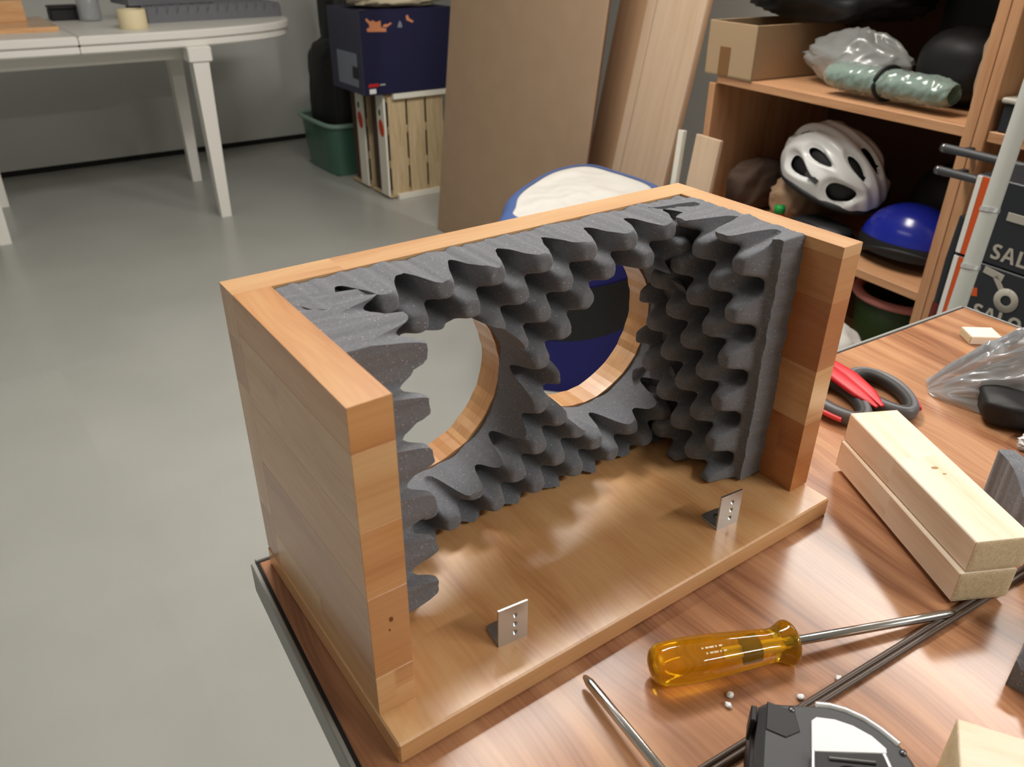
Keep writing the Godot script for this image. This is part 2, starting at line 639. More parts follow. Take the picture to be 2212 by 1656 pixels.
# ---------------------------------------------------------------- the wooden box
func _wooden_box() -> void:
	var t := thing("foam_lined_box", "open wooden box with two round holes, lined with grey egg-crate foam", "box", Vector3(0, TY, 0))
	var w := 0.38
	var h := 0.2177
	var b := 0.0159
	var zs := 0.1728
	var tb := 0.0234
	var tl := 0.0229
	var tr := 0.0207
	# base: glued staves that run front to back
	var base := holder("base_board", t)
	part("stave", box_mesh(Vector3(0.379, b, 0.196), 0.0012, 2, Vector2(0.1, 0.2)), M.box_wood, base, Vector3(0.1888, b / 2, 0.098))
	# side panels: staves stacked in height, grain along z
	var cuts_l := [b, 0.0454, 0.1033, 0.1468, 0.1927, h]
	var cuts_r := [b, 0.0776, 0.123, 0.1763, 0.2093, h]
	for side in 2:
		var p := holder("side_panel", t)
		var cuts: Array = cuts_l if side == 0 else cuts_r
		var th := tl if side == 0 else tr
		var cx := tl / 2 if side == 0 else w - tr / 2
		for i in cuts.size() - 1:
			var y0: float = cuts[i]
			var y1: float = cuts[i + 1]
			var tone: int = [0, 1, 2, 0, 2][i] if side == 0 else [3, 0, 3, 1, 0][i]
			part("stave", box_mesh(Vector3(th, y1 - y0, zs - tb), 0.0002, 2, Vector2(0.31 * i + 0.4 * side, 0.13 * i)), M.box_tones[tone], p, Vector3(cx, (y0 + y1) / 2, (zs + tb) / 2))
	for q in [[0.0122, 0.0835, 0.0012], [0.0108, 0.0765, 0.0006]]:
		part("knot", prism_mesh(arc(0, 0, q[2], q[2] * 1.4, 0, 340, 14), 0.0002), M.knot, t, Vector3(q[0], q[1], zs))
	# back panel: staves with the two holes cut out
	var back := holder("back_panel", t)
	var hole_1 := ragged_circle(Vector2(0.117, 0.116), 0.0665, 5)
	var hole_2 := ragged_circle(Vector2(0.271, 0.120), 0.0655, 8)
	var cuts_b := [b, 0.058, 0.106, 0.152, 0.186, h]
	for i in cuts_b.size() - 1:
		var rect := PackedVector2Array([Vector2(0, cuts_b[i]), Vector2(w, cuts_b[i]), Vector2(w, cuts_b[i + 1]), Vector2(0, cuts_b[i + 1])])
		var pieces := [rect]
		for hole in [hole_1, hole_2]:
			var next := []
			for q in pieces:
				next.append_array(Geometry2D.clip_polygons(q, hole))
			pieces = next
		for q in pieces:
			var st := begin()
			add_prism(st, q, tb, 0.0, 0, Vector2(0.21 * i, 0.17 * i))
			part("stave", done(st), M.box_tones[[1, 0, 2, 1, 0][i]], back)
	# foam sheets glued inside
	var ax := 0.0189
	var foam_back := foam_sheet(tl + 0.001, w - tr - 0.001, b + 0.0035, h - 0.0012, 0.008, 0.047, Vector2(0.151, 0.2105), Vector2(ax, 0.0180), [[Vector2(0.117, 0.116), 0.0675], [Vector2(0.271, 0.120), 0.0665]], 2)
	part("foam_sheet", foam_back, M.foam, t, Vector3(0, 0, tb))
	# left sheet: local u is z, local w is +x
	var foam_left := foam_sheet(tb + 0.012, 0.1222, b + 0.004, h - 0.0015, 0.008, 0.047, Vector2(0.1195, 0.1025), Vector2(0.0195, 0.01685), [], 3)
	part("foam_sheet", foam_left, M.foam, t, Vector3(tl, 0, 0), Basis(Vector3(0, 0, 1), Vector3(0, 1, 0), Vector3(1, 0, 0)))
	var foam_right := foam_sheet(tb + 0.012, 0.1425, b + 0.0025, h + 0.0005, 0.008, 0.047, Vector2(0.107, 0.182), Vector2(0.019, 0.0183), [], 4, 0.1300)
	part("foam_sheet", foam_right, M.foam, t, Vector3(w - tr, 0, 0), Basis(Vector3(0, 0, 1), Vector3(0, 1, 0), Vector3(-1, 0, 0)))
	# two zinc angle brackets screwed to the base
	angle_bracket(t, Vector3(0.0923, b, 0.1712), -6.0)
	angle_bracket(t, Vector3(0.2864, b, 0.1722), -5.5)


func ragged_circle(c: Vector2, r: float, seed_no: int) -> PackedVector2Array:
	var n := FastNoiseLite.new()
	n.seed = seed_no
	n.frequency = 0.9
	var out := PackedVector2Array()
	for i in 64:
		var a := TAU * i / 64.0
		out.append(c + Vector2(cos(a), sin(a)) * (r + 0.0016 * n.get_noise_2d(cos(a) * 4.0, sin(a) * 4.0)))
	return out


# egg-crate sheet over u0..u1, v0..v1 in x, y; crests towards +z
func foam_sheet(u0: float, u1: float, v0: float, v1: float, valley: float, crest: float, at: Vector2, half: Vector2, holes: Array, seed_no: int, flat_from := 9.0) -> ArrayMesh:
	var n := FastNoiseLite.new()
	n.seed = seed_no
	n.frequency = 60.0
	var step := 0.0019
	var nu := int(round((u1 - u0) / step))
	var nv := int(round((v1 - v0) / step))
	var p := PackedVector3Array()
	var inside := PackedByteArray()
	for j in nv + 1:
		for i in nu + 1:
			var u := lerpf(u0, u1, float(i) / nu)
			var v := lerpf(v0, v1, float(j) / nv)
			var edge_u := float(mini(i, nu - i))
			var edge_v := float(mini(j, nv - j))
			var wob := n.get_noise_2d(u, v)
			if edge_u < 4.0:
				u += 0.0022 * wob * (1.0 - edge_u / 4.0)
			if edge_v < 4.0:
				v += 0.0020 * wob * (1.0 - edge_v / 4.0)
			var hidden := 0
			for q in holes:
				var d: Vector2 = Vector2(u, v) - q[0]
				var r: float = q[1] + 0.0022 * n.get_noise_2d(d.angle() * 0.02, 3.0)
				if absf(d.length() - r) < step * 0.72:
					d = d.normalized() * r
					u = q[0].x + d.x
					v = q[0].y + d.y
				elif d.length() < r:
					hidden = 1
			var c := cos(PI * (u - at.x) / half.x) * cos(PI * (v - at.y) / half.y)
			var s := (c + 1.0) / 2.0
			s = pow(smoothstep(0.0, 0.84, s), 0.80)
			s = lerpf(s, 0.40, smoothstep(flat_from, flat_from + 0.008, u))
			p.append(Vector3(u, v, lerpf(valley, crest, s) * (1.0 + 0.03 * wob)))
			inside.append(hidden)
	var st := begin()
	st.set_smooth_group(1)
	var edges := {}
	for j in nv:
		for i in nu:
			var a := j * (nu + 1) + i
			var q := [a, a + 1, a + nu + 2, a + nu + 1]
			if inside[q[0]] + inside[q[1]] + inside[q[2]] + inside[q[3]] > 0:
				continue
			for k in [q[0], q[3], q[2], q[0], q[2], q[1]]:
				st.add_vertex(p[k])
			for e in 4:
				var e0: int = q[e]
				var e1: int = q[(e + 1) % 4]
				var back_key := Vector2i(e1, e0)
				if edges.has(back_key):
					edges.erase(back_key)
				else:
					edges[Vector2i(e0, e1)] = true
	st.set_smooth_group(2)
	for e: Vector2i in edges:
		var a := p[e.x]
		var b := p[e.y]
		var a0 := Vector3(a.x, a.y, 0.0)
		var b0 := Vector3(b.x, b.y, 0.0)
		for q in [a, b, b0, a, b0, a0]:
			st.add_vertex(q)
	return done(st)


func angle_bracket(parent: Node3D, at: Vector3, turn: float) -> void:
	var o := holder("angle_bracket", parent, at)
	o.rotation_degrees.y = turn
	var plate := CSGCombiner3D.new()
	plate.name = "upright_plate"
	o.add_child(plate, true)
	var body := CSGBox3D.new()
	body.size = Vector3(0.0205, 0.030, 0.0014)
	body.position = Vector3(0, 0.015, 0)
	body.material = M.zinc
	plate.add_child(body)
	for k in 3:
		var cut := CSGCylinder3D.new()
		cut.radius = 0.0026
		cut.height = 0.003
		cut.cone = true
		cut.sides = 20
		cut.material = M.zinc
		cut.operation = CSGShape3D.OPERATION_SUBTRACTION
		cut.position = Vector3(0.0012, 0.0075 + 0.0072 * k, 0.0)
		cut.rotation_degrees = Vector3(-90, 0, 0)
		plate.add_child(cut)
	var foot := PackedVector2Array([Vector2(-0.01025, 0), Vector2(0.01025, 0)])
	foot.append_array(arc(0.00625, 0.014, 0.004, 0.004, 0, 90, 5))
	foot.append_array(arc(-0.00625, 0.014, 0.004, 0.004, 90, 180, 5))
	part("foot_plate", prism_mesh(foot, 0.0014, 0.0002), M.zinc, o, Vector3.ZERO, turned(-90, 0, 0))
	part("screw_head", lathe_mesh([Vector2(0.0034, 0.0014), Vector2(0.0032, 0.0022), Vector2(0.0022, 0.0030), Vector2(0.0008, 0.0032), Vector2(0.0, 0.0030)], 20), M.dark_steel, o, Vector3(0, 0, -0.0095))


# ---------------------------------------------------------------- things on the desk
func _desk_things() -> void:
	_screwdrivers()
	_cable()
	_tape_measure()
	_offcuts()
	_scissors()
	_bag_and_foam()
	var crumbs := [Vector3(0.1834, TY, 0.2693), Vector3(0.1769, TY, 0.2736), Vector3(0.2167, TY, 0.2945), Vector3(0.2475, TY, 0.2995)]
	var where := ["nearer the yellow screwdriver, upper of a pair", "nearer the yellow screwdriver, lower of a pair", "beside the top of the tape measure", "beside the dark twin cable"]
	for i in 4:
		var o := part("plastic_crumb", lump_mesh(Vector3(0.0042, 0.0022, 0.0034), 0.9, 0.5, 2.5, 60 + i, 10, 6), M.label_white, self, crumbs[i])
		o.rotation.y = i * 1.3
		tag(o, "tiny white plastic crumb on the desk, " + where[i], "crumb", "white crumbs on the desk")


func along(a: Vector3, b: Vector3) -> Transform3D:
	# y axis runs from a to b
	var y := (b - a).normalized()
	var x := y.cross(Vector3.UP).normalized()
	var z := x.cross(y).normalized()
	return Transform3D(Basis(x, y, z), a)


func _screwdrivers() -> void:
	var butt := Vector3(0.1498, TY + 0.0142, 0.2340)
	var tip := Vector3(0.3575, TY + 0.0040, 0.3128)
	var t := thing("screwdriver", "screwdriver with see-through amber yellow handle and steel shaft", "screwdriver")
	t.transform = along(butt, tip)
	var profile := [Vector2(0.0, 0.0), Vector2(0.0060, 0.0004), Vector2(0.0100, 0.0022), Vector2(0.0124, 0.0062), Vector2(0.0134, 0.0130), Vector2(0.0138, 0.0240), Vector2(0.0136, 0.0360), Vector2(0.0130, 0.0480), Vector2(0.0121, 0.0600), Vector2(0.0112, 0.0720), Vector2(0.0104, 0.0810), Vector2(0.0106, 0.0850), Vector2(0.0122, 0.0890), Vector2(0.0138, 0.0920), Vector2(0.0140, 0.0938), Vector2(0.0132, 0.0952), Vector2(0.0100, 0.0960), Vector2(0.0, 0.0962)]
	part("handle", fluted_lathe(profile, 48, 6, 0.05), M.amber, t)
	part("tang", box_mesh(Vector3(0.0064, 0.048, 0.0014), 0.0003, 1), M.yellow, t, Vector3(0, 0.070, 0))
	part("tang", box_mesh(Vector3(0.0014, 0.048, 0.0064), 0.0003, 1), M.yellow, t, Vector3(0, 0.070, 0))
	part("tang_sleeve", lathe_mesh([Vector2(0.0, 0.059), Vector2(0.0048, 0.059), Vector2(0.0048, 0.072), Vector2(0.0, 0.072)], 24), M.brown, t)
	part("shaft", lathe_mesh([Vector2(0.0, 0.090), Vector2(0.0030, 0.090), Vector2(0.0030, 0.2120), Vector2(0.0024, 0.2160), Vector2(0.0010, 0.2210), Vector2(0.0, 0.2212)], 24), M.steel, t)
	# two short rows of worn white print on the handle
	for row in 2:
		for k in 5:
			var a := 0.30 + 0.24 * row
			var y := 0.030 + 0.0030 * k + 0.002 * row
			part("print_mark", box_mesh(Vector3(0.0010, 0.0012 + 0.0009 * ((k * 7 + row * 3) % 3), 0.0002), 0.00005), M.white_mark, t, Vector3(sin(a) * 0.0137, y, cos(a) * 0.0137), Basis(Vector3.UP, a))
	# the second one: only its cross tip and shaft reach into the picture
	var tip2 := Vector3(0.1173, TY + 0.0062, 0.2112)
	var end2 := Vector3(0.1040, TY + 0.0135, 0.3240)
	var s := thing("screwdriver", "steel cross-tip screwdriver shaft pointing at the box, beside the tape measure", "screwdriver")
	s.transform = along(end2, tip2)
	part("shaft", lathe_mesh([Vector2(0.0, -0.004), Vector2(0.0030, -0.004), Vector2(0.0030, 0.1060), Vector2(0.0029, 0.1080), Vector2(0.0016, 0.1128), Vector2(0.0005, 0.1140), Vector2(0.0, 0.1141)], 24), M.steel, s)
	part("handle", fluted_lathe([Vector2(0.0, -0.1), Vector2(0.009, -0.099), Vector2(0.0128, -0.090), Vector2(0.0132, -0.06), Vector2(0.0118, -0.02), Vector2(0.009, -0.004), Vector2(0.0, -0.003)], 36, 6, 0.06), M.rubber_dark, s)


func fluted_lathe(profile: Array, seg: int, flutes: int, deep: float) -> ArrayMesh:
	var last := profile.size() - 1
	var f := func(u: float, v: float) -> Vector3:
		var q := v * last
		var i := mini(int(q), last - 1)
		var r: Vector2 = profile[i].lerp(profile[i + 1], q - i)
		var a := TAU * u
		var k := 1.0 - deep * (0.5 + 0.5 * cos(a * flutes)) * smoothstep(0.05, 0.25, v) * (1.0 - smoothstep(0.6, 0.75, v))
		return Vector3(cos(a) * r.x * k, r.y, sin(a) * r.x * k)
	return grid_mesh(seg, last * 2, f)


func _cable() -> void:
	var t := thing("twin_cable", "dark brown twin-core cable running straight under the pale wood blocks", "cable", Vector3(0, TY, 0))
	var a := Vector3(0.02, 0.0021, 0.2870)
	var b := Vector3(0.62, 0.0021, 0.3325)
	var side := (b - a).cross(Vector3.UP).normalized()
	for s in [-1.0, 1.0]:
		part("core", tube_mesh([a + side * s * 0.0019, a.lerp(b, 0.5) + side * s * 0.0019, b + side * s * 0.0019], 0.0020, 12), M.cable, t)


func _tape_measure() -> void:
	# local x runs along the mouth side, local z into the body, y up
	var t := thing("tape_measure", "dark grey tape measure with white label panel and belt clip", "tape measure", Vector3(0.163, TY + 0.0045, 0.3000))
	t.basis = Basis(Vector3(-0.8, 0, 0.6), Vector3.UP, Vector3(0.6, 0, 0.8))
	var h := 0.036
	var flat := turned(90, 0, 0)  # polygon x, y -> x, z; depth goes down
	var body := PackedVector2Array([Vector2(0.0, 0.0), Vector2(0.052, 0.0), Vector2(0.060, 0.006), Vector2(0.066, 0.030)])
	body.append_array(arc(0.027, 0.040, 0.040, 0.040, 8, 150, 16))
	body.append_array(PackedVector2Array([Vector2(-0.0125, 0.048), Vector2(-0.0120, 0.036), Vector2(-0.0090, 0.024), Vector2(-0.0062, 0.014), Vector2(-0.004, 0.004)]))
	part("case", prism_mesh(body, h, 0.004, 0, false), M.rubber, t, Vector3(0, h, 0), flat)
	# label panel: a quarter ellipse
	var label := PackedVector2Array([Vector2(0.0225, 0.0265), Vector2(0.0035, 0.0265), Vector2(0.0005, 0.0290)])
	label.append_array(PackedVector2Array([Vector2(-0.0010, 0.0380), Vector2(0.0000, 0.0470), Vector2(0.0035, 0.0560), Vector2(0.0090, 0.0625), Vector2(0.0120, 0.0625)]))
	part("label_panel", prism_mesh(label, 0.0012, 0.0003), M.label_white, t, Vector3(0, h + 0.001, 0), flat)
	# bright arc along the shoulder of the case
	var strip := []
	for q in [Vector2(-0.0085, 0.0290), Vector2(-0.0098, 0.0360), Vector2(-0.0095, 0.0440), Vector2(-0.0070, 0.0530), Vector2(-0.0025, 0.0610), Vector2(0.0040, 0.0690)]:
		strip.append(Vector3(q.x, h - 0.0002, q.y))
	part("trim_strip", tube_mesh(strip, 0.0020, 10, false, 0.7), M.silver, t)
	# belt clip with a slot and an oval thumb hole
	var clip := PackedVector2Array([Vector2(0.0235, 0.0270), Vector2(0.0150, 0.0600), Vector2(0.0400, 0.0680), Vector2(0.0500, 0.0270)])
	part("belt_clip", prism_mesh(clip, 0.0030, 0.0009), M.rubber_dark, t, Vector3(0, h + 0.0034, 0), flat)
	part("clip_rib", tube_mesh([Vector3(0.0262, h + 0.0036, 0.0340), Vector3(0.0218, h + 0.0036, 0.0560)], 0.0010, 8), M.dark_steel, t)
	part("clip_edge", tube_mesh([Vector3(0.0235, h + 0.0030, 0.0268), Vector3(0.0500, h + 0.0030, 0.0266)], 0.0009, 8), M.silver, t)
	part("clip_edge", tube_mesh([Vector3(0.0150, h + 0.0030, 0.0606), Vector3(0.0400, h + 0.0030, 0.0686)], 0.0011, 8), M.silver, t)
	part("thumb_hole", lathe_mesh([Vector2(0.0, 0.0004), Vector2(0.0062, 0.0004), Vector2(0.0066, 0.0), Vector2(0.0, 0.0)], 24), M.black_gloss, t, Vector3(0.0320, h + 0.0034, 0.0460), Basis.from_scale(Vector3(0.75, 1, 1.3)))
	part("lock_button", prism_mesh(PackedVector2Array([Vector2(-0.002, 0.004), Vector2(0.016, 0.004), Vector2(0.018, 0.014), Vector2(0.012, 0.021), Vector2(0.0, 0.018)]), 0.0012, 0.0004), M.rubber_dark, t, Vector3(0, h + 0.0006, 0), flat)
	part("case_screw", lathe_mesh([Vector2(0.0018, 0.0), Vector2(0.0016, 0.0008), Vector2(0.0, 0.0010)], 16), M.dark_steel, t, Vector3(-0.0005, h + 0.0002, 0.0165))
	part("case_screw", lathe_mesh([Vector2(0.0018, 0.0), Vector2(0.0016, 0.0008), Vector2(0.0, 0.0010)], 16), M.dark_steel, t, Vector3(0.0085, h + 0.0002, 0.0705))
	for k in 3:
		part("grip_rib", tube_mesh([Vector3(0.016 + 0.008 * k, h - 0.001, 0.0765 + 0.0012 * k), Vector3(0.018 + 0.008 * k, h - 0.014, 0.0808)], 0.0012, 8), M.rubber_dark, t)
	part("tape_hook", box_mesh(Vector3(0.0100, 0.0170, 0.0032), 0.0006), M.black, t, Vector3(0.0060, 0.0260, -0.0022))
	part("mouth_block", box_mesh(Vector3(0.046, 0.022, 0.003), 0.0006), M.rubber_dark, t, Vector3(0.027, 0.013, -0.0008))


func offcut(label: String, size: Vector3, at: Vector3, basis: Basis, group := "", knotty := false) -> Node3D:
	var t := thing("wood_offcut", label, "wood block", at, 0.0, group)
	t.basis = basis
	part("block_body", box_mesh(size, 0.0008, 2, Vector2(at.x * 3.0, at.y * 5.0 + 0.03)), M.pine, t, Vector3(0, size.y / 2, 0))
	if knotty:
		part("knot", prism_mesh(arc(0, 0, 0.0028, 0.0016, 0, 345, 18), 0.0003), M.knot_pale, t, Vector3(0.0020, size.y + 0.0001, 0.0), turned(90, 0, 0))
		part("knot", prism_mesh(arc(0, 0, 0.0016, 0.0009, 0, 345, 14), 0.0003), M.knot_pale, t, Vector3(0.0045, size.y + 0.0001, 0.0080), turned(90, 0, 0))
	for s in [-1.0, 1.0]:
		# sawn end: a slightly rough face
		var n := FastNoiseLite.new()
		n.seed = 5
		n.frequency = 120.0
		var f := func(u: float, v: float) -> Vector3:
			var e := minf(minf(u, 1.0 - u), minf(v, 1.0 - v))
			return Vector3((u - 0.5) * size.x * 0.994, v * size.y * 0.99 + 0.0001, s * (size.z / 2 + (0.0004 + 0.0006 * n.get_noise_2d(u * 0.4, v * 0.3) if e > 0.0 else -0.0002)))
		part("sawn_end", grid_mesh(24, 14, f), M.pine_end, t)
	return t


func _offcuts() -> void:
	# local z along the length, towards the viewer; local x across
	var zdir := Vector3(-0.461, 0, 0.887).normalized()
	var xdir := Vector3.UP.cross(zdir).normalized()
	var b := Basis(xdir, Vector3.UP, zdir)
	var mid := Vector3(0.4205, 0, 0.2445)
	offcut("pale squared wood block, lower of the two stacked beside the scissors", Vector3(0.0416, 0.0252, 0.161), Vector3(mid.x - 0.002, TY + 0.0042, mid.z - 0.001), b)
	offcut("pale squared wood block with a knot, upper of the two stacked beside the scissors", Vector3(0.0420, 0.0255, 0.161), Vector3(mid.x + 0.001, TY + 0.0300, mid.z - 0.0005), b * Basis(Vector3.UP, 0.01), "", true)
	# block at the lower right corner of the picture
	var top_a := Vector3(0.2424, 0, 0.3658)
	var e := Vector3(0.016, 0, 0.0265).normalized()
	var e2 := Vector3.UP.cross(e).normalized()
	offcut("pale wood block beside the tape measure, cut off by the picture corner", Vector3(0.060, 0.0395, 0.100), Vector3(top_a.x, TY, top_a.z) + e * 0.050 - e2 * 0.030, Basis(e2, Vector3.UP, e2.cross(Vector3.UP)))
	# small chip far right
	offcut("small pale wood chip behind the clear plastic bag", Vector3(0.026, 0.010, 0.034), Vector3(0.788, TY, 0.104), Basis(Vector3.UP, 0.9))


func _scissors() -> void:
	var t := thing("scissors", "scissors with red and grey handles behind the stacked wood blocks", "scissors", Vector3(0.560, TY, 0.082))
	# local z points from the pivot to the finger loops
	var zdir := Vector3(-0.36, 0, 0.93).normalized()
	t.basis = Basis(Vector3.UP.cross(zdir), Vector3.UP, zdir)
	for s in [-1.0, 1.0]:
		var handle := holder("handle", t)
		var ring := []
		var core := []
		for i in 40:
			var a := TAU * i / 40.0
			var p := Vector3(s * 0.0255 + 0.0225 * cos(a) * (1.0 - 0.18 * sin(a)), 0.0085, 0.028 + 0.040 * sin(a))
			ring.append(p)
			core.append(Vector3(s * 0.0255 + 0.0180 * cos(a) * (1.0 - 0.18 * sin(a)), 0.0085, 0.028 + 0.0350 * sin(a)))
		part("grip_ring", tube_mesh(ring, 0.0050, 12, true, 1.4), M.scissor_grey, handle)
		part("grip_lining", tube_mesh(core, 0.0044, 10, true, 1.4), M.scissor_dark, handle)
		part("inlay", tube_mesh([Vector3(s * 0.004, 0.0130, -0.052), Vector3(s * 0.006, 0.0140, -0.030), Vector3(s * 0.0075, 0.0150, 0.000), Vector3(s * 0.006, 0.0150, 0.034), Vector3(s * 0.003, 0.0140, 0.058)], [0.003, 0.0062, 0.0085, 0.0070, 0.002], 12, false, 0.5), M.red, handle)
		var rim := []
		for i in 15:
			var a := deg_to_rad(-120.0 + 12.0 * i)
			rim.append(Vector3(s * (0.0255 + 0.0282 * cos(a) * (1.0 - 0.18 * sin(a))), 0.0075, 0.028 + 0.0455 * sin(a)))
		part("outer_rim", tube_mesh(rim, 0.0026, 8), M.pale_red, handle)
		var blade := PackedVector2Array([Vector2(-0.006, 0.0), Vector2(0.006, 0.0), Vector2(0.0055, 0.03), Vector2(0.0, 0.075), Vector2(-0.006, 0.03)])
		part("blade", prism_mesh(blade, 0.0014, 0.0003), M.steel, t, Vector3(s * 0.003, 0.0075 + s * 0.0008, -0.035), turned(-90, s * 4.0, 0))
	part("pivot_screw", lathe_mesh([Vector2(0.0045, 0.0), Vector2(0.0042, 0.0016), Vector2(0.0, 0.0020)], 20), M.dark_steel, t, Vector3(0, 0.0098, -0.050))


func _bag_and_foam() -> void:
	# clear bag lying over black things at the right edge
	var bag := thing("plastic_bag", "clear crinkled plastic bag with a black roll inside, right desk edge", "bag", Vector3(0.636, TY, 0.130), -0.95)
	part("film", tent_mesh(0.24, 0.175, 0.17, 71), M.clear_film, bag, Vector3(0.0, 0.001, 0.0))
	part("film_fold", tent_mesh(0.21, 0.120, 0.13, 75), M.milky_film, bag, Vector3(0.016, 0.001, 0.0))
	part("black_roll", lump_mesh(Vector3(0.150, 0.028, 0.066), 0.45, 0.04, 1.0, 73, 48, 24, false), M.black, bag, Vector3(0.112, 0.001, 0.036))
	# grey foam pieces cut off by the right edge
	var a := foam_sheet(-0.060, 0.060, -0.044, 0.044, 0.034, 0.048, Vector2(0.0, 0.0), Vector2(0.060, 0.050), [], 12)
	var p := part("foam_offcut", a, M.foam, self, Vector3(0.499, TY, 0.330), Basis(Vector3.UP, 0.93) * turned(-90, 0, 0))
	tag(p, "grey egg-crate foam offcut on the desk behind the pale wood blocks", "foam piece", "foam offcuts on the desk")
	var q := part("foam_offcut", foam_sheet(-0.035, 0.035, -0.025, 0.025, 0.014, 0.030, Vector2(0.0, 0.0), Vector2(0.0189, 0.0180), [], 13), M.foam, self, Vector3(0.368, TY, 0.378), Basis(Vector3.UP, 0.2) * turned(-90, 0, 0))
	tag(q, "small grey foam offcut on the desk in front of the pale wood blocks", "foam piece", "foam offcuts on the desk")
	var w := part("plastic_scrap", lump_mesh(Vector3(0.034, 0.009, 0.016), 0.8, 0.5, 2.0, 77, 32, 16), M.label_white, self, Vector3(0.618, TY, 0.242))
	tag(w, "white crumpled plastic scrap on the desk near the clear bag", "scrap")


# film draped over a ridge that rises along x, with long creases
func tent_mesh(length: float, high: float, wide: float, seed_no: int) -> ArrayMesh:
	var n := FastNoiseLite.new()
	n.seed = seed_no
	n.frequency = 7.0
	n.fractal_type = FastNoiseLite.FRACTAL_RIDGED
	n.fractal_octaves = 2
	var f := func(u: float, v: float) -> Vector3:
		var t := v * 2.0 - 1.0
		var spread := wide * 0.5 * (0.16 + 0.84 * pow(u, 0.6))
		var ridge := high * pow(u, 0.75) * (1.0 - pow(absf(t), 1.5)) * (1.0 - smoothstep(0.7, 1.0, u))
		var crease := n.get_noise_2d(u * 0.35 + t * 0.10, t * 0.45)
		return Vector3(u * length, maxf(0.0006, ridge * (1.0 + 0.22 * crease) + 0.003 * crease * (1.0 - absf(t))), t * spread * (1.0 + 0.12 * crease))
	return grid_mesh(80, 48, f)


